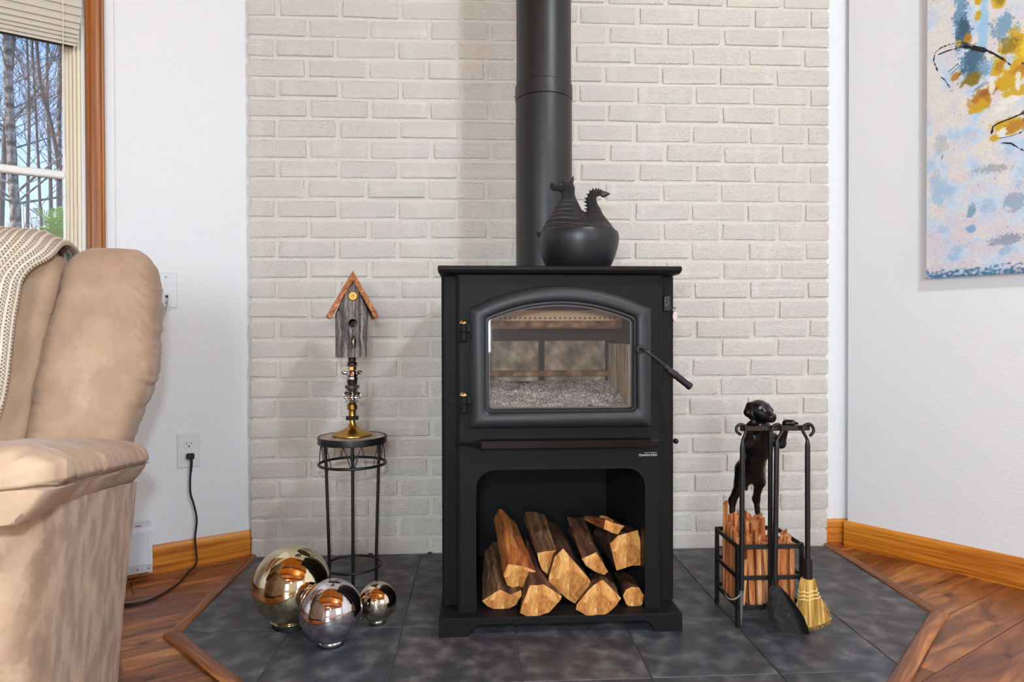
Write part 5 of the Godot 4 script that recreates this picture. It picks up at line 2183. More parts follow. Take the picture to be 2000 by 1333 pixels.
func window_side() -> void:
	var wall := Transform3D(Basis(Vector3.UP, TL), WL)
	var win := thing("window_1", "white vinyl window with honey wood casing in the left wall", "window", WL, TL, "", "structure")
	var g := Geo.new()
	# wooden casing with its beads, on the room side
	var y0 := 0.78
	var y1 := 2.16
	for q in [[-0.462, -0.4118], [-1.7702, -1.72]]:
		g = Geo.new()
		var rings := []
		for y in [y0, y1]:
			var r := PackedVector3Array()
			for k in [[0.0, 0.002], [0.0, 0.014], [0.003, 0.018], [0.0075, 0.0185], [0.009, 0.0165], [0.0105, 0.0185], [0.016, 0.0205], [0.028, 0.021], [0.036, 0.019], [0.0385, 0.0165], [0.04, 0.018], [0.047, 0.0175], [0.05, 0.013], [0.05, 0.002]]:
				var x: float = q[1] - k[0] if q[0] > -1.0 else q[0] + k[0]
				r.append(Vector3(x, y, k[1]))
			rings.append(r)
		g.loft(rings)
		put(g, "casing", M.casing, win, 25.0)
	g = Geo.new()
	g.box(Vector3(-1.091, y1 + 0.02, 0.011), Vector3(1.37, 0.06, 0.02), 0.004)
	put(g, "casing", M.oak, win)
	g = Geo.new()
	g.box(Vector3(-1.091, y0 + 0.02, 0.02), Vector3(1.4, 0.03, 0.06), 0.006)
	put(g, "sill", M.oak, win)
	# jambs, stepped frame and sashes
	var cream := mat("cream vinyl frame", rgb(236, 222, 196), 0.45)
	var bright := mat("white vinyl jamb", rgb(244, 242, 236), 0.4)
	for s in 2:
		for q in [[0.0, 0.0095, -0.006, bright, "jamb"], [0.0095, 0.0195, -0.016, cream, "frame_step"], [0.0195, 0.0295, -0.03, cream, "frame_step"], [0.0295, 0.0385, -0.044, cream, "frame_step"], [0.0385, 0.048, -0.058, cream, "sash_stile"], [0.048, 0.0565, -0.068, bright, "sash_stile"]]:
			g = Geo.new()
			var xa: float = -0.462 - q[0] if s == 0 else -1.72 + q[0]
			var xb: float = -0.462 - q[1] if s == 0 else -1.72 + q[1]
			g.box(Vector3((xa + xb) / 2, 1.47, (q[2] - 0.1) / 2), Vector3(absf(xb - xa), 1.26, q[2] + 0.1), 0.0018)
			put(g, q[4], q[3], win)
	for q in [[0.86, 0.04], [1.2385, 0.0225], [2.08, 0.04]]:
		g = Geo.new()
		g.box(Vector3(-1.091, q[0], -0.08), Vector3(1.16, q[1], 0.032), 0.004)
		put(g, "meeting_rail" if q[0] > 1.0 and q[0] < 2.0 else "sash_rail", bright, win)
	for q in [[1.22, 0.86], [2.08, 1.24]]:
		g = Geo.new()
		g.box(Vector3(-1.091, (q[0] + q[1]) / 2, -0.08), Vector3(1.15, q[0] - q[1], 0.004))
		put(g, "pane", M.glass, win)
	# pleated cloth blind, gathered at the top
	var b := thing("window_blind", "cream pleated cloth blind drawn up at the top of the window", "blind", wall * Vector3(-1.09, 1.606, -0.005), TL)
	var cloth := mat("cream blind cloth", rgb(214, 204, 186), 0.85)
	cloth.backlight_enabled = true
	cloth.backlight = Color(0.35, 0.33, 0.28)
	tri_map(cloth, Vector3.ONE * 10.0)
	bump(cloth, noise_tex(noise(93, 0.2, 2), [], 256), 0.05)
	var ys := [0.0, 0.0105, 0.024, 0.036, 0.0525, 0.0705, 0.093, 0.118, 0.146, 0.178, 0.21, 0.245, 0.285, 0.33, 0.38, 0.43]
	for i in ys.size() - 1:
		g = Geo.new()
		var bot: float = ys[i]
		var h: float = (ys[i + 1] - ys[i]) * 1.55
		var rings := []
		for x in [-0.6, 0.6125]:
			var r := PackedVector3Array()
			for k in 9:
				var a := k / 8.0
				r.append(Vector3(x + (0.002 * i if x > 0 else 0.0) - 0.004, bot + h * a, 0.006 + 0.013 * cos(a * PI * 0.55) + 0.003 * sin(a * PI)))
			for k in range(8, -1, -1):
				var a := k / 8.0
				r.append(Vector3(x + (0.002 * i if x > 0 else 0.0) - 0.004, bot + 0.0012 + h * a, 0.0045 + 0.013 * cos(a * PI * 0.55) + 0.003 * sin(a * PI)))
			rings.append(r)
		g.loft(rings)
		put(g, "pleat", cloth, b, 40.0)
	g = Geo.new()
	g.box(Vector3(0.0, 0.002, 0.006), Vector3(1.2, 0.006, 0.014), 0.002)
	put(g, "bottom_bar", M.iron, b)
	# lift cord hanging at the right
	var c := thing("blind_cord", "thin cream lift cord hanging beside the window glass at right", "cord", wall * Vector3(-0.5151, 1.62, 0.022), TL)
	g = Geo.new()
	var cp := curve([Vector3(0, 0.42, 0), Vector3(0, 0.0, 0), Vector3(0.0006, -0.2, 0), Vector3(0.003, -0.35, 0), Vector3(0.0085, -0.46, 0), Vector3(0.0035, -0.51, 0), Vector3(0.009, -0.56, 0), Vector3(0.011, -0.66, 0)], 6)
	g.tube(cp, 0.0013, 6)
	put(g, "cord", mat("cream cord", rgb(236, 226, 206), 0.7), c, 60.0)


func grow(g: Geo, tw: Geo, p: Vector3, d: Vector3, len_: float, r: float, depth: int) -> void:
	var pts := PackedVector3Array([p])
	var rad := [r]
	var n := 4
	var q := p
	var dir := d
	for i in n:
		dir = (dir + Vector3(rnd(-0.16, 0.16), rnd(-0.03, 0.15), rnd(-0.16, 0.16))).normalized()
		q += dir * len_ / n
		pts.append(q)
		rad.append(lerpf(r, r * 0.42, (i + 1.0) / n))
	(g if depth > 1 else tw).tube(pts, rad, 5 if depth > 1 else 3, false)
	if depth == 0:
		return
	var kids := 3 if depth > 1 else 6
	for i in kids:
		var at := rnd(0.3, 1.0)
		var k := at * n
		var j := mini(int(k), n - 1)
		var b := pts[j].lerp(pts[j + 1], k - j)
		var side := Vector3(rnd(-1, 1), rnd(-0.1, 0.6), rnd(-1, 1)).normalized()
		var nd := (dir * 0.75 + side * 0.85).normalized()
		grow(g, tw, b, nd, len_ * rnd(0.45, 0.7), maxf(r * (1.0 - at * 0.55) * rnd(0.38, 0.55), 0.0035), depth - 1)


func tree(label: String, path: Array, r0: float, r1: float, boughs: int, m: Material, group := "bare trees outside the window") -> void:
	var base: Vector3 = path[0]
	var o := thing("bare_tree", label, "tree", base, 0.0, group)
	var g := geo_at(o)
	var tw := geo_at(o)
	var pts := curve(path, 6)
	var rad := []
	for i in pts.size():
		rad.append(lerpf(r0, r1, i / float(pts.size() - 1)))
	g.tube(pts, rad, 10, false)
	for i in boughs:
		var k := rnd(0.22, 1.0)
		var j := int(k * (pts.size() - 1))
		var a := rnd(0, TAU)
		var d := Vector3(cos(a), rnd(0.25, 0.95), sin(a)).normalized()
		grow(g, tw, pts[j], d, rnd(1.0, 2.4), rad[j] * rnd(0.16, 0.3), 3)
	put(g, "trunk", m, o, 60.0)
	var t := put(tw, "twigs", M.twig, o, 60.0)
	t.set_meta("kind", "stuff")


func outside() -> void:
	var bk := mat("birch grey bark", Color.WHITE, 0.9)
	bk.albedo_texture = noise_tex(noise(95, 0.02, 5), [0.0, rgb(52, 46, 42), 0.4, rgb(104, 96, 90), 0.6, rgb(150, 142, 134), 1.0, rgb(206, 200, 192)], 256)
	tri_map(bk, Vector3(3.0, 2.0, 3.0))
	var dk := mat("dark bark", rgb(104, 94, 86), 0.9)
	M.twig = mat("twigs", rgb(124, 106, 92), 0.9)
	# directions are taken from the camera's place: bearing in degrees left of straight ahead, elevation, distance
	var eye := Vector3(0, 0.7477, 2.265)
	var at := func(px: float, py: float, dist: float) -> Vector3:
		var x := (px - 1000.0) / 1290.0
		var y := (666.5 - py) / 1290.0
		var d := Vector3(0.99858, -0.00223, 0.05326) * x + Vector3(0.0027, 0.99995, -0.0094) * y + Vector3(0.0533, -0.0096, -0.9985)
		return eye + d * (dist / sqrt(1.0 + x * x))
	var specs := [
		["thick pale barked bare tree nearest the window glass, leaning left at its top", [[33, 660], [31, 455], [27, 380], [20, 240], [13, 70], [4, -160]], 11.0, 0.072, 0.046, 16, bk],
		["slim dark bare tree just left of the thick pale one", [[-4, 660], [2, 450], [8, 315], [12, 240], [26, 80], [32, -100]], 12.5, 0.045, 0.026, 12, dk],
		["thin straight dark sapling between the two pale birches", [[84, 660], [81, 450], [78, 400], [75, 320], [71, 240], [62, 60], [58, -120]], 13.0, 0.026, 0.012, 9, dk],
		["forked dark bare tree at the window's right edge, its stem bent left", [[116, 660], [115, 400], [114, 325], [99, 240], [80, 165], [70, 60], [66, -90]], 12.0, 0.036, 0.018, 12, dk],
		["straight pale birch at the right edge of the glass", [[120, 660], [117, 400], [115, 250], [117, 100], [116, -120]], 15.0, 0.046, 0.034, 12, bk],
		["far slender bare tree seen low behind the saplings", [[52, 660], [54, 400], [57, 220], [52, 60], [50, -60]], 22.0, 0.05, 0.02, 16, dk],
		["far bare tree at the left of the window view", [[-60, 660], [-52, 380], [-50, 150], [-56, -80]], 16.0, 0.07, 0.04, 14, bk],
		["far twiggy bare tree behind the right birch", [[100, 660], [99, 380], [92, 160], [96, -60]], 26.0, 0.07, 0.03, 18, dk],
		["broad bare tree out of sight beyond the window's left", [[-180, 660], [-176, 300], [-170, -80]], 18.0, 0.09, 0.06, 14, bk],
	]
	for s in specs:
		var path := []
		for q in s[1]:
			path.append(at.call(q[0], q[1], s[2]))
		path[0] = Vector3(path[0].x, -0.9, path[0].z)
		tree(s[0], path, s[3], s[4], s[5], s[6])
	# ground beyond the house
	var g := Geo.new()
	var n := noise(97, 0.15, 3)
	g.surf(60, 60, func(u: float, v: float) -> Vector3:
		var x := -62.0 + 70.0 * u
		var z := -64.0 + 62.0 * v
		var far := clampf((Vector2(x, z).length() - 14.0) / 30.0, 0.0, 1.0)
		return Vector3(x, -1.0 + 0.25 * n.get_noise_2d(x, z) + far * far * 5.0, z))
	var gm := mat("leaf litter ground", Color.WHITE, 1.0)
	gm.albedo_texture = noise_tex(noise(98, 0.03, 5), [0.0, rgb(84, 70, 52), 0.5, rgb(140, 120, 92), 0.8, rgb(176, 156, 122), 1.0, rgb(150, 150, 96)], 512)
	tri_map(gm, Vector3.ONE * 0.5, true)
	struct(g, "ground", gm, "leaf covered ground outside the window", self, 180.0)
	# twiggy undergrowth and a fresh green palm-like shrub
	for k in 7:
		var px: float = [44, 62, 20, 92, -30, 74, 8][k]
		var di: float = [24.0, 19.0, 27.0, 30.0, 22.0, 33.0, 33.0][k]
		var top: float = [398, 404, 428, 420, 410, 412, 424][k]
		var base: Vector3 = at.call(px, 600, di)
		var tip: Vector3 = at.call(px, top, di)
		base.y = -0.6
		var lab: String = ["russet twiggy shrub beyond the thick pale tree", "brownish bare shrub behind the thin sapling", "low bare shrub at the foot of the pale tree", "far pale shrub behind the green fronds", "bare shrub left of the window view", "farthest twiggy shrub at the window's right", "farthest twiggy shrub at the window's left"][k]
		var o := thing("bare_shrub", lab, "shrub", base, 0.0, "shrubs outside the window")
		g = geo_at(o)
		for i in 46:
			var a := rnd(0, TAU)
			var spread := rnd(0.0, 1.0)
			var e := base + Vector3(cos(a) * spread * 2.0, (tip.y - base.y) * rnd(0.6, 1.0) * (1.0 - spread * 0.3), sin(a) * spread * 2.0)
			var m := base.lerp(e, 0.5) + Vector3(rnd(-0.3, 0.3), 0.3, rnd(-0.3, 0.3))
			g.tube(PackedVector3Array([base + Vector3(cos(a), 0, sin(a)) * 0.3, m, e]), [0.03, 0.018, 0.008], 3, false)
			for j in 9:
				var s := m.lerp(e, rnd(-0.2, 1.0))
				g.tube(PackedVector3Array([s, s + Vector3(rnd(-0.5, 0.5), rnd(0.0, 0.5), rnd(-0.5, 0.5))]), [0.01, 0.004], 3, false)
		var t := put(g, "twigs", mat("shrub twigs", [rgb(150, 112, 96), rgb(140, 118, 100)][k % 2], 0.9), o, 60.0)
		t.set_meta("kind", "stuff")
	var fb: Vector3 = at.call(112, 470, 6.0)
	var green := mat("fresh green frond", rgb(176, 214, 84), 0.6)
	green.backlight_enabled = true
	green.backlight = Color(0.5, 0.6, 0.2)
	var o := thing("green_palm", "bright green feathery palm fronds low outside the window glass", "palm", Vector3(fb.x, -0.9, fb.z))
	g = geo_at(o)
	g.cyl(Vector3(fb.x, -0.9, fb.z), fb - Vector3(0, 0.1, 0), 0.05, 0.035, 8)
	put(g, "stem", dk, o)
	for k in 13:
		var e: Vector3 = [at.call(72, 408, 5.9), at.call(86, 432, 5.8), at.call(123, 404, 6.2), at.call(100, 412, 6.4), at.call(118, 425, 5.7), at.call(132, 415, 6.0), at.call(90, 450, 5.7), at.call(112, 445, 5.6), at.call(128, 440, 5.8), at.call(140, 440, 6.2), at.call(80, 445, 6.3), at.call(96, 425, 6.1), at.call(110, 410, 5.9)][k]
		g = geo_at(o)
		var mid := fb.lerp(e, 0.5) + Vector3(0, 0.045, 0)
		var pts := curve([fb, mid, e], 7)
		g.tube(pts, 0.003, 4, false)
		for i in range(1, pts.size()):
			var d := (pts[i] - pts[i - 1]).normalized()
			var s := d.cross(Vector3.UP).normalized()
			for sg in [-1.0, 1.0]:
				var b0 := pts[i]
				var lenl := 0.075 * sin(PI * clampf(i / float(pts.size()) * 0.9 + 0.1, 0.0, 1.0)) + 0.012
				var tp: Vector3 = b0 + (s * sg * 0.75 + d * 0.7 + Vector3(0, -0.1, 0)) * lenl
				var ml: Vector3 = b0.lerp(tp, 0.45)
				g.tri(g.v(b0), g.v(ml + d * 0.006), g.v(tp))
				g.tri(g.v(b0), g.v(tp), g.v(ml - d * 0.006))
		put(g, "frond", green, o, 60.0)


func wall_plates() -> void:
	var wall := Transform3D(Basis(Vector3.UP, TL), WL)
	# upper plate with jacks and a white cable
	var o := thing("wall_plate", "white wall jack plate with a white cable, half hidden by the recliner", "wall plate", wall * Vector3(-0.2515, 0.892, 0.006), TL)
	var g := Geo.new()
	g.box(Vector3(0, 0, 0.0028), Vector3(0.07, 0.1125, 0.0056), 0.0025)
	put(g, "plate", M.white_plastic, o)
	for q in [[0.018, 0.014, 0.012], [-0.0165, 0.014, 0.012]]:
		g = Geo.new()
		g.box(Vector3(0.004, q[0], 0.006), Vector3(q[1], q[2], 0.003), 0.0008)
		put(g, "jack", M.white_plastic, o)
	g = Geo.new()
	g.box(Vector3(0.004, -0.02, 0.0068), Vector3(0.009, 0.007, 0.003), 0.0005)
	put(g, "jack_opening", M.black_rubber, o)
	for y in [0.042, -0.04]:
		g = Geo.new()
		g.cyl(Vector3(0.002, y, 0.005), Vector3(0.002, y, 0.0068), 0.0032, -1, 12)
		put(g, "screw", M.worn, o)
	g = Geo.new()
	var c := thing("white_cable", "white cable curving down from the jack plate behind the recliner", "cable", wall * Vector3(-0.243, 0.876, 0.014), TL)
	g.tube(curve([Vector3(0, 0, -0.006), Vector3(0.0, 0.0, 0.012), Vector3(0.001, -0.012, 0.02), Vector3(-0.004, -0.045, 0.018), Vector3(-0.018, -0.078, 0.016), Vector3(-0.05, -0.115, 0.014), Vector3(-0.12, -0.15, 0.014)], 5), 0.0042, 10)
	put(g, "cord", M.white_plastic, c, 60.0)
	# duplex outlet
	o = thing("wall_outlet", "white duplex wall outlet low on the left wall", "outlet", wall * Vector3(-0.1865, 0.3755, 0.006), TL)
	g = Geo.new()
	g.box(Vector3(0, 0, 0.0028), Vector3(0.07, 0.1125, 0.0056), 0.0028)
	put(g, "plate", M.white_plastic, o)
	for y in [0.0195, -0.0195]:
		g = Geo.new()
		var oc := PackedVector2Array()
		for i in 24:
			var a := TAU * i / 24
			oc.append(Vector2(cos(a) * 0.0165, clampf(sin(a) * 0.0165, -0.0135, 0.0135) + y))
		g.prism(oc, 0.004, 0.0072, 0.0008)
		var so := put(g, "socket", M.white_plastic, o)
		for q in [[-0.0063, 0.003, 0.0018, 0.008], [0.0063, 0.003, 0.0018, 0.0065], [0.0, -0.0065, 0.0045, 0.005]]:
			g = Geo.new()
			g.box(Vector3(q[0], y + q[1], 0.0072), Vector3(q[2], q[3], 0.0006))
			put(g, "slot", M.black_rubber, so)
	g = Geo.new()
	g.cyl(Vector3(0, 0, 0.005), Vector3(0, 0, 0.0066), 0.003, -1, 12)
	put(g, "screw", M.white_plastic, o)
	# plug and cord
	o = thing("power_cord", "black power cord plugged into the outlet and trailing across the floor", "cord", wall * Vector3(-0.1845, 0.35, 0.03), TL)
	var inv := o.transform.affine_inverse() * wall
	g = Geo.new()
	g.x = inv
	g.box(Vector3(-0.1845, 0.3575, 0.0225), Vector3(0.0235, 0.019, 0.0175), 0.003)
	g.tube(PackedVector3Array([Vector3(-0.182, 0.352, 0.024), Vector3(-0.1815, 0.335, 0.025), Vector3(-0.1835, 0.306, 0.024)]), [0.0052, 0.0042, 0.0036], 10)
	put(g, "plug", M.black_rubber, o, 40.0)
	g = Geo.new()
	g.x = o.transform.affine_inverse()
	var pts := []
	for q in [[-0.182, 0.34, 0.024], [-0.1855, 0.277, 0.023], [-0.1843, 0.2357, 0.022], [-0.1754, 0.2013, 0.022], [-0.1667, 0.15, 0.022], [-0.1725, 0.093, 0.026], [-0.1705, 0.05, 0.031], [-0.172, 0.014, 0.044]]:
		pts.append(wall * Vector3(q[0], q[1], q[2]))
	for q in [[-0.9095, 0.002, 0.1448], [-0.9004, 0.0, 0.224], [-0.9051, 0.0, 0.2802], [-0.9131, 0.0, 0.3256], [-0.9369, 0.0, 0.3645], [-0.99, 0.0, 0.385], [-1.1, 0.0, 0.39]]:
		pts.append(Vector3(q[0], q[1], q[2]))
	g.tube(curve(pts, 6), 0.0032, 8)
	put(g, "cord", M.black_rubber, o, 60.0)
	# electric baseboard heater
	o = thing("baseboard_heater", "white electric baseboard heater low on the left wall behind the recliner", "heater", wall * Vector3(-0.305, 0.0, 0.015), TL)
	g = Geo.new()
	var prof := [[0.03, 0.002], [0.022, 0.052], [0.05, 0.06], [0.145, 0.048], [0.158, 0.04], [0.165, 0.02], [0.166, 0.0]]
	var rings := []
	for x in [-1.2, -0.004]:
		var r := PackedVector3Array()
		for q in prof:
			r.append(Vector3(x, q[0], q[1]))
		rings.append(r)
	g.loft(rings)
	put(g, "cover", M.white_enamel, o, 20.0)
	rings = []
	g = Geo.new()
	for x in [-0.005, 0.006]:
		var r := PackedVector3Array()
		for q in prof:
			r.append(Vector3(x, (q[0] - 0.09) * 1.03 + 0.09, q[1] * 1.05))
		rings.append(r)
	g.loft(rings)
	var cap_ := put(g, "end_cap", M.white_enamel, o, 20.0)
	for q in [[0.0, 0.035, 0.057], [-0.03, 0.035, 0.057]]:
		g = Geo.new()
		g.cyl(Vector3(q[0] - 0.004, q[1], q[2] - 0.003), Vector3(q[0] - 0.004, q[1], q[2] + 0.004), 0.0032, 0.002, 10)
		put(g, "screw", M.worn, cap_)
	for i in 6:
		g = Geo.new()
		g.box(Vector3(-0.03 - i * 0.022, 0.161, 0.032), Vector3(0.016, 0.003, 0.006), 0.0008)
		put(g, "vent_slot", M.worn, o)


func picture() -> void:
	var W := 600
	var H := 824
	var im := Image.create_empty(W, H, false, Image.FORMAT_RGB8)
	var n1 := noise(201, 0.012, 4)
	var n2 := noise(202, 0.09, 3)
	var n3 := noise(203, 0.02, 4)
	for y in H:
		for x in W:
			var a := n1.get_noise_2d(x, y)
			var b := n2.get_noise_2d(x, y)
			var c := n3.get_noise_2d(x, y)
			var low := clampf((y - 440.0) / 250.0, 0.0, 1.0)
			var col := rgb(230, 222, 212).lerp(rgb(204, 219, 234), clampf(a * 2.2 + 0.25 + 0.6 * low, 0.0, 1.0))
			col = col.lerp(rgb(222, 210, 216), clampf(c * 1.4 + low * 0.1 + (0.5 if y > 690 and y < 800 else 0.0), 0.0, 0.8))
			col = col.lerp(rgb(150, 190, 222), clampf((a - 0.22) * 2.6, 0.0, 0.7) * (0.4 + 0.6 * low))
			col = col.lerp(rgb(112, 122, 138), clampf((b - 0.42) * 3.0, 0.0, 0.5) * clampf(c * 3.0 + 0.4, 0.0, 1.0))
			if y > H - 26:
				col = col.lerp(rgb(52, 104, 142), clampf((y - H + 26) / 22.0 + b * 1.2 - 0.2, 0.0, 0.9))
			col = col.darkened(clampf(0.02 - b * 0.05, 0.0, 0.07))
			im.set_pixel(x, y, col)
	# washes: [x m, y m from the bottom, radius x, radius y, colour, strength, roughness]
	var blue := rgb(104, 146, 174)
	var deep := rgb(38, 66, 88)
	var sky_ := rgb(150, 196, 226)
	var ye := rgb(206, 164, 34)
	var oc := rgb(180, 122, 34)
	var ol := rgb(128, 108, 30)
	for q in [[0.092, 0.79, 0.022, 0.1, blue, 0.9, 1.2], [0.1, 0.75, 0.02, 0.07, deep, 0.7, 1.8], [0.15, 0.74, 0.016, 0.12, sky_, 0.9, 1.0], [0.2, 0.73, 0.035, 0.04, blue, 0.8, 1.4], [0.115, 0.655, 0.03, 0.05, blue, 0.95, 1.1], [0.125, 0.65, 0.03, 0.05, deep, 0.55, 1.8], [0.15, 0.62, 0.025, 0.03, blue, 0.7, 1.4], [0.12, 0.2, 0.012, 0.03, rgb(96, 140, 176), 0.7, 1.3], [0.12, 0.143, 0.014, 0.016, rgb(110, 160, 200), 0.8, 1.3], [0.21, 0.1, 0.05, 0.02, rgb(112, 128, 150), 0.6, 1.6], [0.23, 0.21, 0.03, 0.03, rgb(120, 150, 182), 0.6, 1.4], [0.172, 0.318, 0.05, 0.014, rgb(140, 142, 142), 0.55, 1.8], [0.03, 0.28, 0.022, 0.06, rgb(160, 190, 214), 0.7, 1.2], [0.04, 0.42, 0.02, 0.04, rgb(150, 156, 164), 0.4, 1.8],
		[0.188, 0.81, 0.021, 0.032, ye, 1.0, 0.4], [0.195, 0.815, 0.012, 0.02, ol, 0.6, 1.4], [0.136, 0.83, 0.013, 0.013, ye, 1.0, 0.4], [0.137, 0.785, 0.008, 0.016, ye, 0.9, 0.5], [0.11, 0.728, 0.014, 0.016, oc, 0.9, 0.7], [0.085, 0.722, 0.009, 0.009, ye, 0.9, 0.6], [0.243, 0.83, 0.016, 0.012, ye, 1.0, 0.4],
		[0.24, 0.67, 0.045, 0.045, ye, 1.0, 0.7], [0.215, 0.678, 0.025, 0.03, ol, 0.7, 1.5], [0.262, 0.64, 0.03, 0.06, rgb(226, 196, 44), 1.0, 0.5], [0.188, 0.62, 0.02, 0.035, ye, 1.0, 0.7], [0.192, 0.618, 0.014, 0.02, oc, 0.8, 1.0], [0.235, 0.588, 0.045, 0.035, ye, 1.0, 0.6], [0.245, 0.595, 0.03, 0.018, oc, 0.8, 0.9], [0.2, 0.562, 0.04, 0.024, ye, 1.0, 0.7], [0.145, 0.53, 0.034, 0.034, oc, 1.0, 0.6], [0.14, 0.51, 0.028, 0.022, ye, 0.9, 0.7], [0.158, 0.55, 0.03, 0.012, rgb(150, 92, 34), 0.8, 0.9], [0.12, 0.6, 0.036, 0.02, ol, 0.95, 1.2], [0.078, 0.622, 0.016, 0.014, oc, 0.9, 0.8], [0.235, 0.53, 0.04, 0.02, ye, 0.9, 0.9], [0.215, 0.435, 0.048, 0.024, ye, 1.0, 0.6], [0.235, 0.43, 0.04, 0.02, oc, 0.8, 0.8], [0.182, 0.408, 0.016, 0.012, ye, 1.0, 0.6],
		[0.215, 0.51, 0.034, 0.012, rgb(236, 230, 222), 0.95, 1.0], [0.195, 0.492, 0.02, 0.012, rgb(236, 230, 222), 0.95, 1.0], [0.198, 0.42, 0.018, 0.014, rgb(234, 230, 226), 0.95, 0.8], [0.172, 0.565, 0.008, 0.03, rgb(236, 230, 222), 0.9, 0.8], [0.236, 0.56, 0.007, 0.035, rgb(236, 230, 222), 0.85, 0.8],
		[0.27, 0.455, 0.026, 0.02, rgb(22, 24, 40), 1.0, 0.5], [0.275, 0.453, 0.01, 0.009, rgb(210, 220, 240), 1.0, 0.3], [0.38, 0.62, 0.09, 0.14, ye, 0.9, 1.0], [0.36, 0.4, 0.08, 0.08, oc, 0.9, 1.0], [0.52, 0.55, 0.09, 0.12, ye, 0.9, 1.0], [0.6, 0.75, 0.08, 0.12, blue, 0.8, 1.3], [0.42, 0.86, 0.1, 0.06, ye, 0.9, 0.8], [0.5, 0.3, 0.08, 0.07, oc, 0.8, 1.2], [0.66, 0.4, 0.06, 0.14, rgb(190, 206, 220), 0.7, 1.2]]:
		var cx: float = q[0] * 750.0
		var cy: float = H - q[1] * 750.0
		var rx: float = q[2] * 750.0
		var ry: float = q[3] * 750.0
		for y in range(maxi(0, int(cy - ry * 1.7)), mini(H, int(cy + ry * 1.7))):
			for x in range(maxi(0, int(cx - rx * 1.7)), mini(W, int(cx + rx * 1.7))):
				var d := Vector2((x - cx) / rx, (y - cy) / ry).length()
				d += 0.55 * n3.get_noise_2d(x * 1.7 + cx, y * 1.7) + q[6] * 0.34 * n2.get_noise_2d(x * 1.6, y * 1.6 + cy)
				var k := clampf((1.0 - d) * 3.2, 0.0, 1.0) * float(q[5])
				if k > 0.0:
					im.set_pixel(x, y, im.get_pixel(x, y).lerp(q[4], k))
	# ink lines: width then points
	for q in [[2.6, 0.064, 0.59, 0.049, 0.62, 0.038, 0.632], [2.4, 0.029, 0.655, 0.018, 0.689, 0.022, 0.713, 0.038, 0.723, 0.06, 0.7255, 0.09, 0.722, 0.119, 0.706, 0.152, 0.683, 0.177, 0.661, 0.2, 0.636, 0.218, 0.613], [3.0, 0.03, 0.704, 0.06, 0.708, 0.09, 0.708, 0.12, 0.694], [9.0, 0.1, 0.707, 0.125, 0.694, 0.156, 0.672], [4.5, 0.15, 0.682, 0.18, 0.656, 0.205, 0.63], [2.0, 0.06, 0.641, 0.085, 0.658], [1.8, 0.066, 0.632, 0.09, 0.652], [1.8, 0.085, 0.62, 0.1, 0.632], [1.4, 0.125, 0.56, 0.165, 0.578], [1.2, 0.13, 0.566, 0.16, 0.583], [4.0, 0.173, 0.424, 0.177, 0.443, 0.193, 0.45, 0.22, 0.4555, 0.25, 0.463, 0.3, 0.462], [2.2, 0.193, 0.404, 0.22, 0.403, 0.25, 0.41], [3.0, 0.197, 0.389, 0.221, 0.382, 0.241, 0.363, 0.256, 0.35, 0.3, 0.335], [3.0, 0.245, 0.61, 0.26, 0.6], [2.0, 0.045, 0.385, 0.04, 0.37]]:
		for i in range(1, q.size() - 2, 2):
			var a := Vector2(q[i] * 750.0, H - q[i + 1] * 750.0)
			var b := Vector2(q[i + 2] * 750.0, H - q[i + 3] * 750.0) if i + 3 < q.size() else a
			var steps := int(a.distance_to(b) * 1.5) + 1
			for s in steps:
				var p := a.lerp(b, s / float(steps))
				var w: float = q[0] * (0.55 + 0.45 * absf(n2.get_noise_2d(p.x * 0.6, p.y * 0.6)) * 2.0) * 0.5
				for dy in range(int(-w - 1), int(w + 2)):
					for dx in range(int(-w - 1), int(w + 2)):
						var xx := int(p.x) + dx
						var yy := int(p.y) + dy
						if xx >= 0 and yy >= 0 and xx < W and yy < H and Vector2(dx, dy).length() <= w:
							im.set_pixel(xx, yy, rgb(16, 15, 17))
	var m := mat("abstract canvas print", Color.WHITE, 0.6)
	m.albedo_texture = ImageTexture.create_from_image(im)
	m.texture_repeat = false
	var wall := Transform3D(Basis(Vector3.UP, TR), WR)
	var o := thing("canvas_painting", "large abstract canvas painting in ochre, pale blue and black on the right wall", "painting", wall * Vector3(0.2588 + 0.4, 0.924, 0.001), TR)
	var g := Geo.new()
	g.box(Vector3(0, 0.549, 0.0165), Vector3(0.8, 1.098, 0.033), 0.002)
	put(g, "canvas_edge", mat("canvas side", rgb(196, 206, 214), 0.8), o)
	g = Geo.new()
	g.surf(1, 1, func(u: float, v: float) -> Vector3: return Vector3(-0.4 + 0.8 * u, 1.0985 * (1.0 - v), 0.0336))
	put(g, "print", m, o)


# closed cushion from rings: fn(t) gives [centre, half x, half z, power]; disp(p, out) pushes the skin out
func cushion(g: Geo, nv: int, nu: int, fn: Callable, disp: Callable) -> void:
	var rings := []
	for i in nv + 1:
		var q: Array = fn.call(float(i) / nv)
		var c: Vector3 = q[0]
		var r := PackedVector3Array()
		for j in nu:
			var a := TAU * j / nu
			var ca := cos(a)
			var sa := sin(a)
			var e: float = q[3]
			var o := Vector3(signf(ca) * pow(absf(ca), e) * q[1], 0, signf(sa) * pow(absf(sa), e) * q[2])
			var p := c + o
			r.append(p + o.normalized() * float(disp.call(p, o)))
		rings.append(r)
	g.loft(rings)


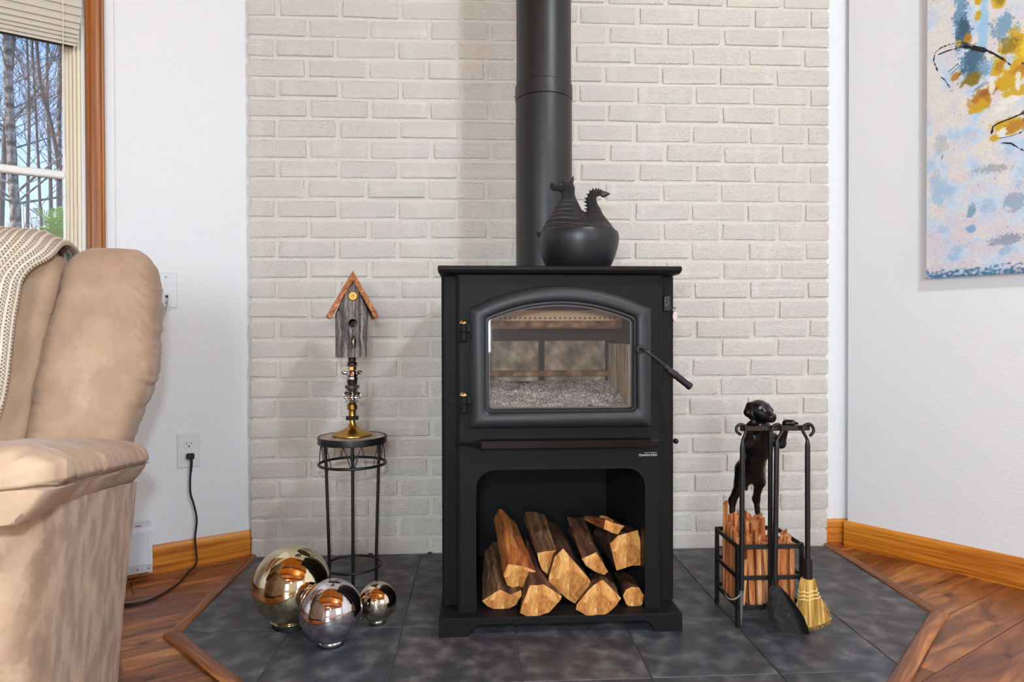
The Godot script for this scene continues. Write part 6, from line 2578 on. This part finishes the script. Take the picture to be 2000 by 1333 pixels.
func recliner() -> void:
	var R := thing("recliner", "tan microsuede recliner armchair at the left, angled away from the hearth", "armchair", Vector3(-1.0505, -0.004, 1.281), 0.2929)
	var nz := noise(301, 1.0, 4)
	var sued := noise(302, 0.008, 5)
	sued.domain_warp_enabled = true
	sued.domain_warp_amplitude = 40.0
	var fine := noise_tex(noise(303, 0.25, 3), [], 512)
	var su := mat("tan microsuede", Color.WHITE, 0.8)
	su.albedo_texture = noise_tex(sued, [0.0, rgb(162, 132, 106), 0.4, rgb(174, 143, 116), 0.7, rgb(183, 152, 124), 1.0, rgb(194, 166, 140)], 512)
	tri_map(su, Vector3(2.4, 1.7, 2.4))
	su.rim_enabled = true
	su.rim = 0.3
	bump(su, fine, 0.03)
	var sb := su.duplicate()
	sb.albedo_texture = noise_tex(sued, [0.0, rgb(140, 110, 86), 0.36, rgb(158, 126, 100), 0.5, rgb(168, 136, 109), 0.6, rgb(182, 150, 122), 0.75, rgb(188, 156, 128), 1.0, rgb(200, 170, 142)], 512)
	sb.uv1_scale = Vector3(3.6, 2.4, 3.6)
	var seam := mat("dark seam thread", rgb(112, 84, 62), 0.9)
	# body under the arms, narrowing to the floor
	var g := Geo.new()
	cushion(g, 14, 72, func(t: float) -> Array:
		var w := lerpf(0.428, 0.463, t)
		var z := lerpf(0.335, 0.352, t)
		return [Vector3(0, 0.03 + 0.47 * t - (0.0 if t < 1.0 else 0.004), 0.0), w, z, 0.22], func(p: Vector3, o: Vector3) -> float:
		return 0.004 * nz.get_noise_3d(p.x * 7.0, p.y * 4.0, p.z * 7.0))
	# the rear end of the body lies lower than its front
	for i in g.p.size():
		var a := g.p[i]
		g.p[i].y = a.y * lerpf(1.0, lerpf(0.445, 0.562, clampf(a.z / 0.7 + 0.5, 0.0, 1.0)) / 0.5, smoothstep(0.1, 0.5, a.y))
	put(g, "body", sb, R, 60.0)
	# feet
	for sx in [-0.34, 0.34]:
		for sz in [-0.27, 0.27]:
			g = Geo.new()
			g.cyl(Vector3(sx, 0, sz), Vector3(sx, 0.04, sz), 0.025, 0.03, 14, 0.003)
			put(g, "foot", M.black_rubber, R)
	# padded arms
	for s in [1.0, -1.0]:
		g = Geo.new()
		var sec := [[0.31, -0.045], [0.4, -0.045], [0.455, -0.041], [0.472, -0.024], [0.4835, -0.008], [0.488, 0.0], [0.49, 0.012], [0.485, 0.026], [0.472, 0.038], [0.452, 0.0475], [0.425, 0.053], [0.39, 0.056], [0.355, 0.054], [0.325, 0.047], [0.303, 0.034], [0.29, 0.015], [0.286, -0.008], [0.29, -0.03]]
		var fine_sec := []
		for i in sec.size():
			var a := Vector2(sec[i][0], sec[i][1])
			var b := Vector2(sec[(i + 1) % sec.size()][0], sec[(i + 1) % sec.size()][1])
			for k in 4:
				fine_sec.append(a.lerp(b, k / 4.0))
		var rings := []
		var nr := 96
		for i in nr + 1:
			var t := float(i) / nr
			var z := lerpf(-0.365, 0.385, t)
			var yc := 0.478 + 0.106 * t
			# ends close in a quarter round
			var e := 1.0
			if t < 0.1:
				e = sqrt(maxf(1.0 - pow((0.1 - t) / 0.1, 2.0), 0.0))
			elif t > 0.945:
				e = sqrt(maxf(1.0 - pow((t - 0.945) / 0.055, 2.0), 0.0))
			e = maxf(e, 0.02)
			var r := PackedVector3Array()
			for q in fine_sec:
				var cx := 0.388
				var low: bool = q.y < 0.0
				var ee: float = 1.0 - (1.0 - e) * 0.12 if low and t > 0.5 else e
				var x: float = cx + (q.x - cx) * (0.25 + 0.75 * ee)
				var y: float = q.y * (0.1 + 0.9 * ee)
				# ruched pleats fall from the crest to the seam
				var pl := 0.0
				if q.y > 0.0:
					var k: float = smoothstep(0.42, 0.487, q.x) * (1.0 - smoothstep(0.486, 0.492, q.x) * 0.2)
					var ph: float = z * 150.0 + 7.0 * nz.get_noise_2d(z * 9.0, 3.0) + (q.x - 0.4) * 16.0
					pl = k * (0.0022 * sin(ph) + 0.0016 * sin(ph * 1.73 + 1.0))
					var kf := smoothstep(0.86, 0.97, t) * (1.0 - smoothstep(0.03, 0.06, q.y) * 0.5)
					pl += kf * 0.0028 * sin(q.x * 190.0 + 5.0 * nz.get_noise_2d(q.x * 20.0, 8.0))
				pl += 0.005 * nz.get_noise_3d(x * 6.0, y * 6.0, z * 5.0)
				if absf(q.y) < 0.004 and q.x > 0.45:
					pl -= 0.004
				var n2 := Vector2(q.x - cx, q.y * 2.0).normalized()
				r.append(Vector3(s * ((x + n2.x * pl) * lerpf(0.968, 1.0, t)), yc + y + n2.y * pl, z))
			rings.append(r)
		g.loft(rings)
		var arm := put(g, "arm", su, R, 60.0)
		g = Geo.new()
		var sp := PackedVector3Array()
		for i in 60:
			var t := lerpf(0.06, 0.955, i / 59.0)
			sp.append(Vector3(s * 0.4862 * lerpf(0.968, 1.0, t), 0.478 + 0.106 * t, lerpf(-0.365, 0.385, t)))
		for i in range(1, 14):
			var k := i / 13.0
			sp.append(Vector3(s * lerpf(0.4862, 0.3, k), 0.584, 0.3665 + 0.0195 * minf(1.0, k * 5.0)))
		g.tube(sp, 0.0011, 5)
		put(g, "seam", seam, arm, 60.0)
	# seat cushion with two small puckers at its rear edge
	g = Geo.new()
	cushion(g, 12, 72, func(t: float) -> Array:
		var k := sqrt(maxf(1.0 - pow(absf(t * 2.0 - 1.0), 3.0), 0.0))
		return [Vector3(0, 0.40 + 0.125 * t, 0.03), 0.27 + 0.022 * k, 0.3 + 0.035 * k, 0.3], func(p: Vector3, o: Vector3) -> float:
		return 0.006 * nz.get_noise_3d(p.x * 5.0, p.y * 5.0, p.z * 5.0))
	put(g, "seat_cushion", su, R, 60.0)
	# footrest panel at the front
	g = Geo.new()
	g.box(Vector3(0, 0.27, 0.365), Vector3(0.56, 0.34, 0.05), 0.02)
	put(g, "footrest", su, R)
	# back: centre and two side bolsters, leaning rearward
	var lean := func(y: float) -> float: return -0.345 - (y - 0.47) * 0.24
	var ends := func(t: float) -> float:
		if t > 0.86:
			return sqrt(maxf(1.0 - pow((t - 0.86) / 0.14, 2.0), 0.0))
		if t < 0.08:
			return sqrt(maxf(1.0 - pow((0.08 - t) / 0.08, 2.0), 0.0))
		return 1.0
	for s in [1.0, -1.0]:
		g = Geo.new()
		cushion(g, 110, 110, func(t: float) -> Array:
			var y := 0.475 + 0.475 * t
			var xi := lerpf(0.248, 0.305, pow(t, 1.2))
			var xo := 0.428 + 0.052 * smoothstep(0.0, 0.5, t) - 0.012 * smoothstep(0.75, 0.9, t)
			var e: float = ends.call(t)
			var c := (xi + xo) / 2
			var hw := (xo - xi) / 2
			return [Vector3(s * c, y, lean.call(y) - 0.01), maxf(hw * (0.35 + 0.65 * e) * (1.0 if e > 0.0 else 0.05), 0.002), maxf(0.1 * e * (0.9 + 0.2 * sin(PI * t)), 0.001), 0.62], func(p: Vector3, o: Vector3) -> float:
			var xi2 := 0.28
			var x: float = p.x * s
			var d := exp(-maxf(x - xi2, 0.0) / 0.035)
			var k: float = d * (0.002 - 0.009 * absf(nz.get_noise_3d(x * 5.0, p.y * 30.0, 1.0)))
			var d2 := exp(-maxf(0.475 - x, 0.0) / 0.045)
			k += d2 * (0.003 - 0.015 * absf(nz.get_noise_3d(x * 8.0, (p.y + x * 0.9) * 18.0, 5.0)))
			k += 0.006 * nz.get_noise_3d(x * 6.0, p.y * 6.0, 9.0)
			var d3 := exp(-maxf(p.y - 0.5, 0.0) / 0.06)
			return k + d3 * 0.003 * nz.get_noise_3d(x * 40.0, p.y * 10.0, 2.0))
		put(g, "back_bolster", su, R, 60.0)
	g = Geo.new()
	cushion(g, 70, 110, func(t: float) -> Array:
		var y := 0.475 + 0.48 * t
		var xi := lerpf(0.257, 0.312, pow(t, 1.2))
		var e: float = ends.call(t)
		return [Vector3(0, y, lean.call(y) - 0.02), maxf(xi * (0.5 + 0.5 * e) * (1.0 if e > 0.0 else 0.05), 0.002), maxf(0.1 * e, 0.001), 0.45], func(p: Vector3, o: Vector3) -> float:
		var d := exp(-maxf(0.25 - absf(p.x), 0.0) / 0.04)
		return d * 0.006 * nz.get_noise_3d(p.x * 6.0, p.y * 38.0, 1.0) + 0.006 * nz.get_noise_3d(p.x * 5.0, p.y * 5.0, 3.0))
	put(g, "back_cushion", su, R, 60.0)
	# knitted throw over the back
	var T := thing("knitted_throw", "cream openwork knitted throw hanging over the back of the recliner", "throw", R.transform * Vector3(-0.08, 0.72, -0.3), 0.2929)
	var kn := mat("cream knit", Color.WHITE, 0.9)
	var im := Image.create_empty(64, 64, false, Image.FORMAT_RGB8)
	for y in 64:
		for x in 64:
			var d := 99.0
			for q in [[30, 0], [30, 32], [30, 64], [46, 16], [46, 48], [60, 0], [60, 32], [60, 64], [-4, 0], [-4, 32], [-4, 64]]:
				d = minf(d, Vector2((x - q[0]) * 1.1, (y - q[1]) * 0.8).length())
			var rib := exp(-pow((x - 14.0) / 8.0, 2.0))
			var c := rgb(196, 180, 158).lerp(rgb(228, 217, 198), clampf(0.45 + rib + 0.15 * sin(y * 0.8 + x * 0.3), 0.0, 1.0))
			im.set_pixel(x, y, rgb(116, 98, 82).lerp(c, clampf((d - 3.6) / 3.4, 0.0, 1.0)))
	kn.albedo_texture = ImageTexture.create_from_image(im)
	kn.uv1_scale = Vector3(1.0, 1.0, 1.0)
	bump(kn, kn.albedo_texture, 0.35)
	# path over the back: behind, over the top, down the front
	var path := []
	for q in [[0.62, -0.56], [0.8, -0.585], [0.92, -0.575], [0.963, -0.535], [0.975, -0.475], [0.968, -0.415], [0.945, -0.37], [0.9, -0.338], [0.84, -0.318], [0.76, -0.3], [0.68, -0.283], [0.6, -0.266], [0.54, -0.245]]:
		path.append(Vector3(0, q[0], q[1]))
	var pc := curve(path, 6)
	var nl := pc.size()
	var nw := 190
	g = Geo.new()
	g.x = Transform3D(Basis(), -Vector3(-0.08, 0.72, -0.3))
	var lens_ := [0.0]
	for i in range(1, nl):
		lens_.append(lens_[i - 1] + pc[i].distance_to(pc[i - 1]))
	var ids := []
	for side in 2:
		for i in nl:
			var tang := (pc[mini(i + 1, nl - 1)] - pc[maxi(i - 1, 0)]).normalized()
			var out := Vector3(0, -tang.z, tang.y)
			if out.dot(pc[i] - Vector3(0, 0.7, -0.44)) < 0:
				out = -out
			var y := pc[i].y
			var edge: float = lerpf(0.22, 0.25, smoothstep(0.5, 0.75, y)) + 0.05 * smoothstep(0.85, 0.965, y) + 0.004 * sin(y * 23.0)
			for j in nw + 1:
				var u := float(j) / nw
				var x := lerpf(edge, edge - 0.58, u)
				var rib := 0.5 + 0.5 * cos((u * 40.0 - 0.22) * TAU)
				var off := 0.006 + 0.0055 * pow(rib, 1.6) + 0.006 * nz.get_noise_2d(x * 7.0, lens_[i] * 5.0) + 0.004 * smoothstep(0.02, 0.0, u)
				if side == 1:
					off -= 0.007
				var p := pc[i] + out * off
				p.x = x
				p.y -= 0.03 * pow(clampf((x - 0.2) / 0.1, 0.0, 1.0), 2.0) * smoothstep(0.85, 0.95, y)
				g.v(p, Vector2(u * 40.0, lens_[i] / 0.0145))
	for side in 2:
		for i in nl - 1:
			for j in nw:
				var a := side * nl * (nw + 1) + i * (nw + 1) + j
				if side == 0:
					g.quad(a, a + 1, a + nw + 2, a + nw + 1)
				else:
					g.quad(a, a + nw + 1, a + nw + 2, a + 1)
	for i in nl - 1:
		for j in [0, nw]:
			var a: int = i * (nw + 1) + j
			var b: int = nl * (nw + 1) + a
			if j == 0:
				g.quad(a, a + nw + 1, b + nw + 1, b)
			else:
				g.quad(a, b, b + nw + 1, a + nw + 1)
	g.fix(0)
	put(g, "throw", kn, T, 70.0)
